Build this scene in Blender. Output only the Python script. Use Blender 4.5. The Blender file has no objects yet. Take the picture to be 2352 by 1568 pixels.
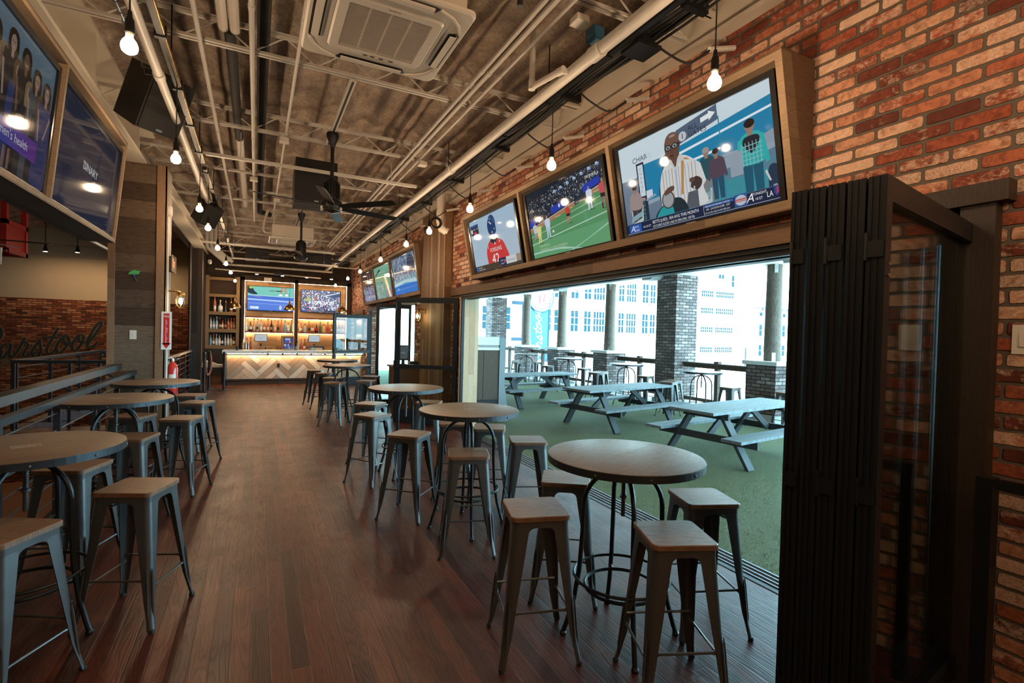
import bpy, math, random
from math import pi, sin, cos, radians as R, sqrt, atan2
from mathutils import Vector as V, Matrix, Euler
random.seed(7)
SC = bpy.context.scene
COL = SC.collection
# ------------------------------------------------------------------ mesh builder
class MB:
    def __init__(s): s.v=[]; s.f=[]; s.c=[]; s.m=[]; s.mi=0; s.col=(1,1,1)
    def add(s, vs, fs, col=None):
        o=len(s.v); s.v+= [tuple(p) for p in vs]
        for f in fs:
            s.f.append([o+i for i in f]); s.c.append(col or s.col); s.m.append(s.mi)
        return s
    def box(s,x0,x1,y0,y1,z0,z1,rot=None,col=None):
        x0,x1=min(x0,x1),max(x0,x1); y0,y1=min(y0,y1),max(y0,y1); z0,z1=min(z0,z1),max(z0,z1)
        p=[V((x,y,z)) for z in (z0,z1) for y in (y0,y1) for x in (x0,x1)]
        if rot is not None: p=[rot@q for q in p]
        return s.add(p,[(0,2,3,1),(4,5,7,6),(0,1,5,4),(2,6,7,3),(0,4,6,2),(1,3,7,5)],col)
    def cbox(s,c,d,M=None,col=None):
        T=Matrix.Translation(V(c))@(M.to_4x4() if M is not None else Matrix.Identity(4))
        return s.box(-d[0]/2,d[0]/2,-d[1]/2,d[1]/2,-d[2]/2,d[2]/2,rot=T,col=col)
    def bar(s,a,b,w,h=None,up=(0,0,1),col=None):
        a=V(a);b=V(b);h=h or w; d=(b-a); L=d.length; d.normalize(); u=V(up)
        if abs(d.dot(u))>.99: u=V((1,0,0))
        x=d.cross(u).normalized(); z=x.cross(d)
        M=Matrix(((x.x,d.x,z.x,a.x),(x.y,d.y,z.y,a.y),(x.z,d.z,z.z,a.z),(0,0,0,1)))
        return s.box(-w/2,w/2,0,L,-h/2,h/2,rot=M,col=col)
    def tube(s,pts,r,n=8,closed=False,cap=True,col=None):
        P=[V(p) for p in pts]; N=len(P); rr=r if isinstance(r,(list,tuple)) else [r]*N
        T=[]
        for i in range(N):
            a=P[i-1] if (i or closed) else P[0]; b=P[(i+1)%N] if (i<N-1 or closed) else P[-1]
            t=(b-a); T.append(t.normalized() if t.length>1e-9 else V((0,0,1)))
        u=T[0].orthogonal().normalized(); vs=[]
        for i in range(N):
            u=(u-T[i]*u.dot(T[i])); u=u.normalized() if u.length>1e-6 else T[i].orthogonal().normalized()
            w=T[i].cross(u)
            for k in range(n):
                a=2*pi*k/n; vs.append(P[i]+(u*cos(a)+w*sin(a))*rr[i])
        fs=[]
        for i in range(N if closed else N-1):
            j=(i+1)%N
            for k in range(n):
                l=(k+1)%n; fs.append((i*n+k,i*n+l,j*n+l,j*n+k))
        if cap and not closed: fs+=[tuple(range(n-1,-1,-1)),tuple((N-1)*n+k for k in range(n))]
        return s.add(vs,fs,col)
    def cyl(s,a,b,r0,r1=None,n=12,col=None): return s.tube([a,b],[r0,r0 if r1 is None else r1],n,col=col)
    def lathe(s,prof,c=(0,0,0),n=20,M=None,col=None):
        vs=[];fs=[];c=V(c)
        for r,z in prof:
            for k in range(n):
                p=V((r*cos(2*pi*k/n),r*sin(2*pi*k/n),z)); vs.append(c+(M@p if M is not None else p))
        for i in range(len(prof)-1):
            for k in range(n):
                l=(k+1)%n; fs.append((i*n+k,i*n+l,(i+1)*n+l,(i+1)*n+k))
        if prof[0][0]>1e-6: fs.append(tuple(range(n-1,-1,-1)))
        if prof[-1][0]>1e-6: fs.append(tuple((len(prof)-1)*n+k for k in range(n)))
        return s.add(vs,fs,col)
    def prism(s,poly,z0,z1,M=None,col=None):
        n=len(poly); vs=[V((x,y,z0)) for x,y in poly]+[V((x,y,z1)) for x,y in poly]
        if M is not None: vs=[M@p for p in vs]
        return s.add(vs,[tuple(range(n-1,-1,-1)),tuple(range(n,2*n))]+[(i,(i+1)%n,n+(i+1)%n,n+i) for i in range(n)],col)
    def ring(s,c,r,t,n=28,seg=7,M=None,col=None):
        pts=[V((r*cos(2*pi*k/n),r*sin(2*pi*k/n),0)) for k in range(n)]
        if M is not None: pts=[M@p for p in pts]
        return s.tube([V(c)+p for p in pts],t,seg,closed=True,col=col)
    def build(s,name,mat,parent=None,smooth=35,loc=None,label=None):
        me=bpy.data.meshes.new(name); me.from_pydata([tuple(p) for p in s.v],[],s.f); me.validate()
        mats=mat if isinstance(mat,(list,tuple)) else [mat]
        for m in mats: me.materials.append(MAT[m] if isinstance(m,str) else m)
        if len(me.polygons)==len(s.f):
            if len(mats)>1:
                for p,i in zip(me.polygons,s.m): p.material_index=i
            if any(c!=(1,1,1) for c in s.c):
                ca=me.color_attributes.new('Col','FLOAT_COLOR','CORNER')
                for p,c in zip(me.polygons,s.c):
                    for li in p.loop_indices: ca.data[li].color=(c[0],c[1],c[2],1)
        if smooth:
            for p in me.polygons: p.use_smooth=True
            me.set_sharp_from_angle(angle=R(smooth))
        me.update()
        o=bpy.data.objects.new(name,me); COL.objects.link(o)
        if parent: o.parent=parent
        if loc: o.location=loc
        if label: o['label']=label
        return o
def tag(o,label,cat,group=None,kind=None):
    o['label']=label; o['category']=cat
    if group: o['group']=group
    if kind: o['kind']=kind
    return o
def thing(name,label,cat,loc=(0,0,0),rz=0,group=None):
    o=bpy.data.objects.new(name,None); COL.objects.link(o); o.empty_display_size=.1
    o.location=loc; o.rotation_euler=(0,0,rz)
    return tag(o,label,cat,group)
def struct(name,mb,mat,smooth=0,parent=None):
    o=mb.build(name,mat,parent,smooth)
    if not parent: o['kind']='structure'
    return o
def copy_tree(o,parent=None):
    c=o.copy(); COL.objects.link(c)
    if parent: c.parent=parent
    for ch in KIDS.get(o.name,[]) or [k for k in o.children]: copy_tree(ch,c)
    return c
KIDS={}
ORD=['first','second','third','fourth','fifth','sixth','seventh','eighth','ninth','tenth','eleventh','twelfth','thirteenth','fourteenth','fifteenth','sixteenth']
def rrect(hx,hy,r,n=4):
    p=[]
    for cx,cy,a0 in ((hx-r,hy-r,0),(-hx+r,hy-r,pi/2),(-hx+r,-hy+r,pi),(hx-r,-hy+r,1.5*pi)):
        for k in range(n+1):
            a=a0+pi/2*k/n; p.append((cx+r*cos(a),cy+r*sin(a)))
    return p
def crom(P,k=5):
    out=[];n=len(P)
    for i in range(n-1):
        p0=P[max(i-1,0)];p1=P[i];p2=P[i+1];p3=P[min(i+2,n-1)]
        for j in range(k):
            t=j/k
            out.append(tuple(.5*((2*b)+(-a+c)*t+(2*a-5*b+4*c-d)*t*t+(-a+3*b-3*c+d)*t**3) for a,b,c,d in zip(p0,p1,p2,p3)))
    out.append(tuple(P[-1])); return out
_tc={}
def text_mesh(body,size=1.0,extr=0.0):
    k=(body,extr)
    if k not in _tc:
        cu=bpy.data.curves.new('lettering','FONT'); cu.body=body; cu.size=1; cu.extrude=extr; cu.resolution_u=3
        ob=bpy.data.objects.new('lettering',cu); COL.objects.link(ob)
        dg=bpy.context.evaluated_depsgraph_get(); dg.update()
        me=bpy.data.meshes.new_from_object(ob.evaluated_get(dg))
        _tc[k]=([tuple(v.co) for v in me.vertices],[tuple(p.vertices) for p in me.polygons])
        bpy.data.objects.remove(ob); bpy.data.curves.remove(cu); bpy.data.meshes.remove(me)
    vs,fs=_tc[k]
    return [(x*size,y*size,z*size) for x,y,z in vs],fs
# ------------------------------------------------------------------ materials
MAT={}
class NT:
    def __init__(s,name):
        m=bpy.data.materials.new(name); m.use_nodes=True; MAT[name]=m; s.m=m; s.t=m.node_tree; s.t.nodes.clear()
        s.o=s.n('ShaderNodeOutputMaterial')
    def n(s,t,**k):
        x=s.t.nodes.new(t)
        for a,b in k.items(): setattr(x,a,b)
        return x
    def l(s,a,b): s.t.links.new(a,b); return s
    def setin(s,node,i,v):
        if v is None: return
        if isinstance(v,bpy.types.NodeSocket): s.l(v,node.inputs[i])
        else: node.inputs[i].default_value=v
    def math(s,op,a,b=None,c=None,clamp=False):
        x=s.n('ShaderNodeMath',operation=op,use_clamp=clamp)
        for i,v in enumerate((a,b,c)): s.setin(x,i,v)
        return x.outputs[0]
    def mix(s,f,a,b,mode='MIX'):
        x=s.n('ShaderNodeMix',data_type='RGBA',blend_type=mode)
        s.setin(x,0,f)
        for i,v in ((6,a),(7,b)): s.setin(x,i,(tuple(v)+(1,))[:4] if isinstance(v,(tuple,list)) else v)
        return x.outputs[2]
    def comb(s,x,y,z):
        n=s.n('ShaderNodeCombineXYZ')
        for i,v in enumerate((x,y,z)): s.setin(n,i,v)
        return n.outputs[0]
    def noise(s,vec,scale,detail=3,rough=.5,dist=0):
        n=s.n('ShaderNodeTexNoise'); s.setin(n,'Vector',vec); s.setin(n,'Scale',scale); s.setin(n,'Detail',detail); s.setin(n,'Roughness',rough); s.setin(n,'Distortion',dist); return n.outputs['Fac']
    def ramp(s,f,stops):
        n=s.n('ShaderNodeValToRGB'); s.l(f,n.inputs[0]); e=n.color_ramp.elements
        while len(e)<len(stops): e.new(.5)
        for i,(p,c) in enumerate(stops): e[i].position=p; e[i].color=(tuple(c)+(1,))[:4] if isinstance(c,(tuple,list)) else (c,c,c,1)
        return n.outputs[0]
    def wn(s,x,y):
        n=s.n('ShaderNodeTexWhiteNoise',noise_dimensions='2D'); s.l(s.comb(x,y,0),n.inputs[0]); return n.outputs['Value'],n.outputs['Color']
    def obj(s):
        tc=s.n('ShaderNodeTexCoord'); sp=s.n('ShaderNodeSeparateXYZ'); s.l(tc.outputs['Object'],sp.inputs[0]); return tc.outputs['Object'],sp.outputs[0],sp.outputs[1],sp.outputs[2]
    def side(s,x,y):
        g=s.n('ShaderNodeNewGeometry'); sp=s.n('ShaderNodeSeparateXYZ'); s.l(g.outputs['True Normal'],sp.inputs[0])
        t=s.math('GREATER_THAN',s.math('ABSOLUTE',sp.outputs[0]),.6)
        return s.math('ADD',s.math('MULTIPLY',y,t),s.math('MULTIPLY',x,s.math('SUBTRACT',1.0,t)))
    def bsdf(s,col=(.8,.8,.8),rough=.5,metal=0,spec=.5,bump=None,bs=.3,bd=.01,emit=None,es=0,coat=0,trans=0,ior=1.45,alpha=None):
        b=s.n('ShaderNodeBsdfPrincipled')
        s.setin(b,'Base Color',(tuple(col)+(1,))[:4] if isinstance(col,(tuple,list)) else col)
        s.setin(b,'Roughness',rough); s.setin(b,'Metallic',metal); s.setin(b,'Specular IOR Level',spec); s.setin(b,'Coat Weight',coat); s.setin(b,'Transmission Weight',trans); s.setin(b,'IOR',ior)
        if bump is not None:
            n=s.n('ShaderNodeBump'); s.setin(n,'Strength',bs); s.setin(n,'Distance',bd); s.l(bump,n.inputs['Height']); s.l(n.outputs[0],b.inputs['Normal'])
        if emit is not None: s.setin(b,'Emission Color',(tuple(emit)+(1,))[:4] if isinstance(emit,(tuple,list)) else emit); s.setin(b,'Emission Strength',es)
        s.l(b.outputs[0],s.o.inputs[0]); return b
def plain(name,col,rough=.5,metal=0,spec=.5,var=.12,bump=.15,nscale=14,coat=0):
    t=NT(name); o,x,y,z=t.obj(); n=t.noise(o,nscale,4,.6)
    c=t.mix(n,tuple(max(0,a*(1-var)) for a in col),tuple(a*(1+var) for a in col))
    r=t.math('ADD',rough-.08,t.math('MULTIPLY',n,.16))
    t.bsdf(c,r,metal,spec,bump=t.noise(o,nscale*6,3),bs=bump,bd=.002,coat=coat); return t
def emis(name,col,s):
    t=NT(name); e=t.n('ShaderNodeEmission'); t.setin(e,0,tuple(col)+(1,)); t.setin(e,1,s); t.l(e.outputs[0],t.o.inputs[0]); return t
def brick(name,bw,bh,stops,mortar,white=.5,mort=.011,bs=.9,dark=0.0,wcol=None):
    t=NT(name); o,x,y,z=t.obj(); u=t.side(x,y)
    nd=t.noise(o,22,3); u2=t.math('ADD',u,t.math('MULTIPLY',t.math('SUBTRACT',nd,.5),.010)); z2=t.math('ADD',z,t.math('MULTIPLY',t.math('SUBTRACT',t.noise(o,17,3),.5),.010))
    zr=t.math('DIVIDE',z2,bh); row=t.math('FLOOR',zr); fr=t.math('FRACT',zr)
    ur=t.math('ADD',t.math('DIVIDE',u2,bw),t.math('MULTIPLY',t.math('FLOORED_MODULO',row,2.0),.5)); cl=t.math('FLOOR',ur); fu=t.math('FRACT',ur)
    rv,rc=t.wn(cl,row)
    dv=t.math('MULTIPLY',t.math('MINIMUM',fr,t.math('SUBTRACT',1.0,fr)),bh); du=t.math('MULTIPLY',t.math('MINIMUM',fu,t.math('SUBTRACT',1.0,fu)),bw)
    # rounded corners
    rr=.016
    ax=t.math('MAXIMUM',t.math('SUBTRACT',rr,t.math('SUBTRACT',du,mort/2)),0.0); az=t.math('MAXIMUM',t.math('SUBTRACT',rr,t.math('SUBTRACT',dv,mort/2)),0.0)
    d=t.math('SQRT',t.math('ADD',t.math('MULTIPLY',ax,ax),t.math('MULTIPLY',az,az)))
    m=t.math('SMOOTH_MIN',t.math('MULTIPLY',t.math('SUBTRACT',rr,d),260.0),1.0,.2); m=t.math('MAXIMUM',m,0.0,clamp=True)
    c=t.ramp(rv,stops)
    fine=t.noise(t.comb(t.math('MULTIPLY',u,1.0),z,t.math('MULTIPLY',rv,30.0)),26,6,.68,.6)
    blot=t.noise(t.comb(u,z,t.math('MULTIPLY',rv,17.0)),11,5,.62,1.2)
    rs=t.n('ShaderNodeSeparateColor'); t.l(rc,rs.inputs[0])
    amt=t.math('MULTIPLY',rs.outputs[1],white)
    blot=t.math('ADD',t.math('MULTIPLY',blot,.6),t.math('MULTIPLY',t.noise(t.comb(t.math('MULTIPLY',u,.55),z,t.math('MULTIPLY',rv,9.0)),48,5,.7,.8),.4))
    wm=t.ramp(t.math('ADD',blot,t.math('MULTIPLY',t.math('SUBTRACT',amt,.5),.42)),[(.46,0.0),(.60,1.0)])
    c=t.mix(t.math('MULTIPLY',t.ramp(fine,[(.42,0.0),(.62,1.0)]),.55),c,tuple(a*.5 for a in stops[0][1]))
    mot=t.ramp(t.noise(t.comb(u,z,t.math('MULTIPLY',rv,5.0)),95,4,.75,1.5),[(.38,.25),(.60,1.0)])
    c=t.mix(t.math('MULTIPLY',t.math('MULTIPLY',wm,mot),.85),c,wcol or stops[-1][1])
    c=t.mix(t.math('MULTIPLY',t.ramp(t.noise(o,1.7,4),[(.4,0.0),(.65,1.0)]),dark),c,(.03,.02,.018))
    c=t.mix(m,t.mix(t.noise(o,60,3),tuple(a*.7 for a in mortar),mortar),c)
    h=t.math('ADD',m,t.math('MULTIPLY',fine,.35)); h=t.math('ADD',h,t.math('MULTIPLY',rv,.12))
    t.bsdf(c,.82,spec=.3,bump=h,bs=bs,bd=.008); return t
def planks(name,mode,w,L,stops,rough=.45,grain=.5,bs=.35,gap=.0016,spec=.5,coat=0,wscale=1,dirt=None,vcol=False):
    t=NT(name); o,x,y,z=t.obj()
    if mode=='floor': a,b=x,y
    elif mode=='horiz': a,b=z,t.side(x,y)
    elif mode=='vert': a,b=t.side(x,y),z
    elif mode=='xalong': a,b=y,x
    elif mode=='zx': a,b=z,x
    elif mode=='xz': a,b=x,z
    elif mode=='z3': a,b=t.math('ADD',x,y),z
    ar=t.math('DIVIDE',a,w); row=t.math('FLOOR',ar); fa=t.math('FRACT',ar)
    r1,_=t.wn(row,3.7)
    br=t.math('ADD',t.math('DIVIDE',b,L),t.math('MULTIPLY',r1,7.3)); cl=t.math('FLOOR',br); fb=t.math('FRACT',br)
    rv,rc=t.wn(cl,row)
    pv=t.comb(t.math('MULTIPLY',a,9*wscale),t.math('MULTIPLY',b,.8*wscale),t.math('MULTIPLY',rv,40.0))
    n1=t.noise(pv,1.6,2,.5,.3)
    rings=t.math('ABSOLUTE',t.math('SINE',t.math('MULTIPLY',n1,46.0)))
    pf=t.comb(t.math('MULTIPLY',a,130*wscale),t.math('MULTIPLY',b,3*wscale),t.math('MULTIPLY',rv,20.0))
    n2=t.noise(pf,1.0,4,.6)
    g=t.math('ADD',t.math('MULTIPLY',t.math('POWER',rings,.6),.55),t.math('MULTIPLY',n2,.45))
    c=t.ramp(t.math('ADD',t.math('MULTIPLY',rv,.8),t.math('MULTIPLY',t.noise(o,1.3,3),.25)),stops)
    if vcol:
        vc=t.n('ShaderNodeVertexColor',layer_name='Col'); c=vc.outputs[0]
    c=t.mix(t.math('MULTIPLY',t.math('SUBTRACT',1.0,g),grain),c,t.mix(1.0,c,(.28,.24,.22),'MULTIPLY'))
    if dirt: c=t.mix(t.math('MULTIPLY',t.ramp(t.noise(o,2.3,5,.65),[(.45,0.0),(.7,1.0)]),dirt[1]),c,dirt[0])
    da=t.math('MULTIPLY',t.math('MINIMUM',fa,t.math('SUBTRACT',1.0,fa)),w); db=t.math('MULTIPLY',t.math('MINIMUM',fb,t.math('SUBTRACT',1.0,fb)),L)
    dm=t.math('MINIMUM',da,db); gm=t.math('MULTIPLY',dm,1/max(gap,1e-5),clamp=True)
    c=t.mix(gm,(.012,.008,.006),c)
    h=t.math('ADD',t.math('MULTIPLY',g,.45),t.math('MULTIPLY',t.math('MULTIPLY',dm,1/(gap*3),clamp=True),.35))
    rgh=t.math('ADD',rough-.05,t.math('MULTIPLY',t.noise(o,3.1,4),.22)); rgh=t.math('ADD',rgh,t.math('MULTIPLY',t.math('SUBTRACT',1.0,g),.12))
    t.bsdf(c,rgh,spec=spec,bump=h,bs=bs,bd=.004,coat=coat); return t
SKY=9.5; SUN=3.0; EXPO=0.95
# ------------------------------------------------------------------ palette
BR=[(0,(.085,.022,.014)),(.20,(.19,.040,.020)),(.45,(.31,.075,.036)),(.72,(.41,.145,.075)),(1,(.50,.25,.15))]
brick('brick_red',.245,.076,BR,(.115,.088,.066),white=1.0,bs=1.0,wcol=(.62,.44,.32),mort=.012)
brick('brick_mural',.235,.066,[(0,(.07,.020,.012)),(.3,(.19,.045,.02)),(.6,(.30,.085,.035)),(1,(.46,.22,.11))],(.05,.03,.02),white=.3)
brick('brick_grey',.22,.075,[(0,(.10,.075,.070)),(.4,(.17,.125,.11)),(.7,(.22,.145,.125)),(1,(.34,.29,.27))],(.035,.032,.03),white=.15,mort=.013)
planks('floor_wood','floor',.092,1.5,[(0,(.028,.007,.004)),(.3,(.060,.014,.008)),(.6,(.095,.023,.011)),(1,(.15,.040,.019))],rough=.30,grain=.95,bs=.40,spec=.38,gap=.0016,wscale=.7,dirt=((.022,.010,.008),.45))
planks('barn_wood','horiz',.24,5.1,[(0,(.045,.027,.017)),(.35,(.085,.054,.035)),(.65,(.13,.086,.057)),(1,(.19,.135,.092))],rough=.7,grain=.95,bs=.5,spec=.25)
planks('niche_wood','horiz',.17,.75,[(0,(.20,.125,.07)),(.5,(.36,.24,.14)),(1,(.52,.38,.24))],rough=.6,grain=.5,spec=.25)
planks('dark_wood','horiz',.15,1.6,[(0,(.022,.013,.009)),(.5,(.042,.025,.016)),(1,(.075,.043,.026))],rough=.6,grain=.6,spec=.3)
planks('dark_wood_vertical','vert',.22,3.3,[(0,(.020,.014,.011)),(.5,(.035,.022,.016)),(1,(.055,.034,.022))],rough=.6,grain=.6,spec=.3)
planks('pilaster_wood','vert',.115,4.6,[(0,(.10,.048,.022)),(.5,(.22,.12,.058)),(1,(.42,.28,.16))],rough=.6,grain=.9,spec=.3)
planks('jamb_wood','vert',.11,3.0,[(0,(.42,.29,.17)),(1,(.60,.44,.28))],rough=.6,grain=.35,spec=.3)
planks('trim_wood','z3',3.0,5.0,[(0,(.15,.085,.048)),(1,(.26,.155,.09))],rough=.6,grain=.6,spec=.25)
planks('frame_wood','horiz',3.0,2.3,[(0,(.15,.098,.060)),(1,(.25,.17,.105))],rough=.6,grain=.45,spec=.25)
planks('header_wood','horiz',2.9,3.6,[(0,(.09,.050,.028)),(1,(.16,.09,.05))],rough=.55,grain=.6,spec=.3)
planks('dark_trim','z3',3,5,[(0,(.016,.010,.007)),(1,(.045,.026,.016))],rough=.5,grain=.7)
planks('shelf_wood','horiz',3.0,3.7,[(0,(.17,.105,.05)),(1,(.26,.17,.085))],rough=.55,grain=.5,spec=.3)
planks('red_shelf_wood','xalong',3.0,3.7,[(0,(.14,.035,.015)),(1,(.20,.06,.025))],rough=.45,grain=.5,spec=.3)
planks('table_wood','xalong',.30,3,[(0,(.11,.066,.038)),(1,(.175,.108,.064))],rough=.30,grain=.6,bs=.25,spec=.6,gap=.0006,dirt=((.20,.14,.09),.25))
planks('seat_wood','xalong',.5,3,[(0,(.13,.065,.035)),(1,(.21,.115,.062))],rough=.30,grain=.85,bs=.5,spec=.6,wscale=1.4,gap=.0004)
planks('dark_grey_wood','z3',5,4,[(0,(.022,.027,.029)),(1,(.045,.052,.055))],rough=.6,grain=.6)
planks('grey_wood','xalong',.5,4,[(0,(.12,.145,.155)),(1,(.20,.24,.25))],rough=.6,grain=.7,bs=.5,gap=.0003)
planks('timber','z3',5,9,[(0,(.10,.075,.058)),(1,(.17,.13,.10))],rough=.8,grain=.9,bs=.9,gap=.0001)
planks('herringbone','zx',9,9,[(0,(1,1,1)),(1,(1,1,1))],rough=.6,grain=.45,spec=.3,gap=.0001,vcol=True)
planks('soffit_wood','vert',.1,3,[(0,(.30,.22,.15)),(1,(.42,.33,.24))],rough=.7,grain=.3)
plain('gun_metal',(.085,.085,.084),.36,.55,var=.25,bump=.05,nscale=7)
plain('black_metal',(.020,.021,.022),.38,.6,bump=.03)
plain('black_paint',(.016,.016,.017),.45,.0,bump=.05)
plain('bronze',(.011,.012,.013),.42,.1,spec=.25,bump=.02)
plain('rail_metal',(.026,.031,.036),.35,.4,var=.3,bump=.04)
plain('rubber',(.012,.012,.012),.7)
plain('white_paint',(.54,.50,.45),.5,bump=.05)
plain('cream_steel',(.50,.44,.36),.62,var=.10,bump=.1,nscale=3)
plain('cream_wall',(.40,.31,.215),.8,var=.05,nscale=2)
plain('white_plastic',(.62,.56,.49),.42,bump=.02,var=.04)
plain('dark_grille',(.05,.038,.03),.7)
plain('speaker_black',(.014,.012,.011),.6)
plain('insulation_black',(.014,.013,.013),.75)
plain('aluminium',(.45,.47,.48),.3,.9,var=.1)
plain('band_metal',(.030,.034,.038),.38,.5,var=.2)
plain('track_metal',(.16,.18,.19),.4,.7)
plain('steel_bright',(.55,.55,.54),.25,1.0,var=.08)
plain('brass',(.42,.25,.10),.28,1.0,var=.12,bump=.03)
plain('red_paint',(.28,.012,.010),.45,bump=.03)
plain('fire_red',(.50,.02,.012),.3,coat=.4,bump=.01)
plain('sign_white',(.72,.72,.70),.4,var=.02,bump=0)
plain('sign_red',(.52,.02,.02),.4,var=.02,bump=0)
plain('painted_sign_dark',(.012,.017,.018),.75,var=.2)
plain('painted_sign_cream',(.26,.17,.09),.8,var=.3)
plain('painted_sign_grey',(.11,.075,.05),.8,var=.4)
plain('patio_white',(.62,.58,.52),.7)
plain('capstone',(.55,.55,.52),.75,var=.15)
plain('concrete',(.32,.31,.29),.85,var=.2,nscale=5)
plain('building_white',(.75,.73,.68),.85,var=.06,nscale=.5)
plain('building_tan',(.66,.62,.55),.85,var=.08,nscale=.5)
plain('building_glass',(.012,.035,.045),.5,var=.5,nscale=.8,spec=.08)
plain('sign_blue',(.022,.085,.14),.5,bump=0,var=.03)
plain('sign_blue_dark',(.012,.045,.075),.5,bump=0)
plain('paper',(.66,.62,.55),.7)
plain('crate_wood',(.38,.22,.10),.6)
plain('rope',(.30,.09,.045),.7,var=.4,nscale=60)
plain('tablet_dark',(.02,.02,.022),.3)
plain('plaster',(.22,.19,.165),.8,var=.35,nscale=4)
plain('tape_green',(.05,.33,.09),.6)
plain('tape_blue',(.03,.16,.42),.6)
plain('cooler_plastic',(.15,.18,.19),.5)
plain('pad_brown',(.085,.062,.045),.85,var=.4,nscale=40,bump=.8)
plain('stone_floor',(.24,.12,.07),.6)
plain('asphalt',(.50,.49,.46),.9)
plain('tv_black',(.010,.010,.011),.22,bump=0)
plain('skin',(.35,.2,.13),.6)
emis('bulb_glow',(1,.70,.43),240); emis('spot_glow',(1,.68,.38),330); emis('strip_glow',(1,.60,.28),14); emis('shelf_glow',(1,.62,.30),60); emis('sconce_glow',(1,.7,.36),110)
emis('exit_glow',(.9,.25,.1),1.6); emis('gold_glow',(1,.55,.2),1.2)
# screens : vertex colours as the picture, glossy glass in front
def screen_mat(name,s):
    t=NT(name); vc=t.n('ShaderNodeVertexColor',layer_name='Col'); t.bsdf((.005,.005,.005),.05,spec=.2,emit=vc.outputs[0],es=s)
screen_mat('screen_bright',.42); screen_mat('screen_dim',.20); screen_mat('screen_vivid',.75)
# marble
t=NT('marble'); o,x,y,z=t.obj(); w=t.noise(o,1.4,5,.6,1.6); v=t.ramp(t.math('ABSOLUTE',t.math('SUBTRACT',w,.5)),[(.0,1.0),(.012,0.0)])
t.bsdf(t.mix(v,(.74,.72,.67),(.25,.24,.23)),.18)
# glass
t=NT('glass'); gl=t.n('ShaderNodeBsdfGlossy'); gl.inputs['Roughness'].default_value=.02; tr=t.n('ShaderNodeBsdfTransparent'); tr.inputs[0].default_value=(.92,.97,.96,1)
fr=t.n('ShaderNodeFresnel'); fr.inputs[0].default_value=1.5; mx=t.n('ShaderNodeMixShader'); t.l(t.math('MULTIPLY',fr.outputs[0],.55,clamp=True),mx.inputs[0]); t.l(tr.outputs[0],mx.inputs[1]); t.l(gl.outputs[0],mx.inputs[2]); t.l(mx.outputs[0],t.o.inputs[0])
def bottle_mat(name,c,r=.08):
    t=NT(name); t.bsdf(c,r,spec=.8,coat=.5)
BOT=[('amber',(.30,.10,.02)),('clear',(.45,.47,.46)),('green',(.04,.16,.05)),('dark',(.02,.012,.01)),('pale',(.55,.42,.22)),('rose',(.50,.16,.10)),('blue',(.15,.35,.50)),('whisky',(.38,.15,.035))]
for n,c in BOT: bottle_mat('bottle_'+n,c)
# spray foam ceiling
t=NT('foam'); o,x,y,z=t.obj(); n=t.noise(o,2.2,6,.62,.4); n2=t.noise(t.comb(x,t.math('MULTIPLY',y,.25),z),5,4,.6)
c=t.ramp(n,[(.30,(.30,.20,.14)),(.42,(.54,.40,.30)),(.56,(.70,.56,.44)),(.75,(.80,.68,.56))]); c=t.mix(t.math('MULTIPLY',t.ramp(t.noise(o,26,5,.7),[(.36,1.0),(.52,0.0)]),.55),c,(.24,.165,.12)); c=t.mix(t.ramp(n2,[(.45,0.0),(.62,.6)]),c,(.27,.215,.21))
t.bsdf(c,.9,spec=.2,bump=t.math('ADD',t.noise(o,55,6,.75),t.math('MULTIPLY',t.noise(o,14,5,.65),1.6)),bs=1.0,bd=.035)
# turf
t=NT('turf'); o,x,y,z=t.obj(); n=t.noise(o,130,4,.7); n2=t.noise(o,1.2,3)
t.bsdf(t.mix(n2,t.mix(n,(.030,.045,.018),(.19,.215,.10)),t.mix(n,(.034,.05,.02),(.22,.24,.115))),.8,spec=.2,bump=n,bs=1.0,bd=.02)
t=NT('turf_blade'); o,x,y,z=t.obj(); n=t.noise(o,40,2); t.bsdf(t.mix(n,(.05,.08,.03),(.24,.27,.13)),.6,spec=.3)
# perforated pad / expanded mesh for railing
t=NT('mesh_wire'); t.bsdf((.05,.055,.06),.5,.5)
# ------------------------------------------------------------------ the setting
W=3.25; WT=.30; YB=20.4
b=MB()
b.box(-1.58,W+.01,-3,YB,-.3,0)
b.box(-9,-1.58,-3,1.0,-.3,0); b.box(-3.5,-1.58,9.0,10.55,-.3,0); b.box(-3.45,-3.3,10.55,14.5,-.3,0)
struct('floor',b,'floor_wood')
b=MB().box(-9,-1.4,1.0,YB,-3.4,-3.2); struct('floor_lower',b,'stone_floor')
b=MB().box(-1.5,-1.4,1.0,YB,-3.4,-.3); b.box(-9,-1.4,.9,1.0,-3.4,-.3); struct('wall_lower',b,'brick_mural')
b=MB().box(-1.62,-1.58,1.0,9.0,-.35,.002); b.box(-3.5,-1.58,8.96,9.0,-.35,.002); struct('trim_1',b,'dark_wood')
# ceiling : corrugated deck covered with sprayed foam
b=MB(); nx,ny=230,150; x0,x1,y0,y1=-9.0,W+.3,-3.0,YB+.2
from mathutils import noise as NZ
vs=[]
for j in range(ny+1):
    for i in range(nx+1):
        X=x0+(x1-x0)*i/nx; Y=y0+(y1-y0)*j/ny
        h=.075*abs(sin(X*pi/.36))+.05*NZ.noise(V((X*3.1,Y*1.3,1)))+.035*NZ.noise(V((X*9,Y*5,4)))
        vs.append((X,Y,4.53+h))
b.add(vs,[(j*(nx+1)+i,(j+1)*(nx+1)+i,(j+1)*(nx+1)+i+1,j*(nx+1)+i+1) for j in range(ny) for i in range(nx)])
b.box(x0,x1,y0,y1,5.0,5.1); struct('ceiling',b,'foam',smooth=80)
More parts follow.
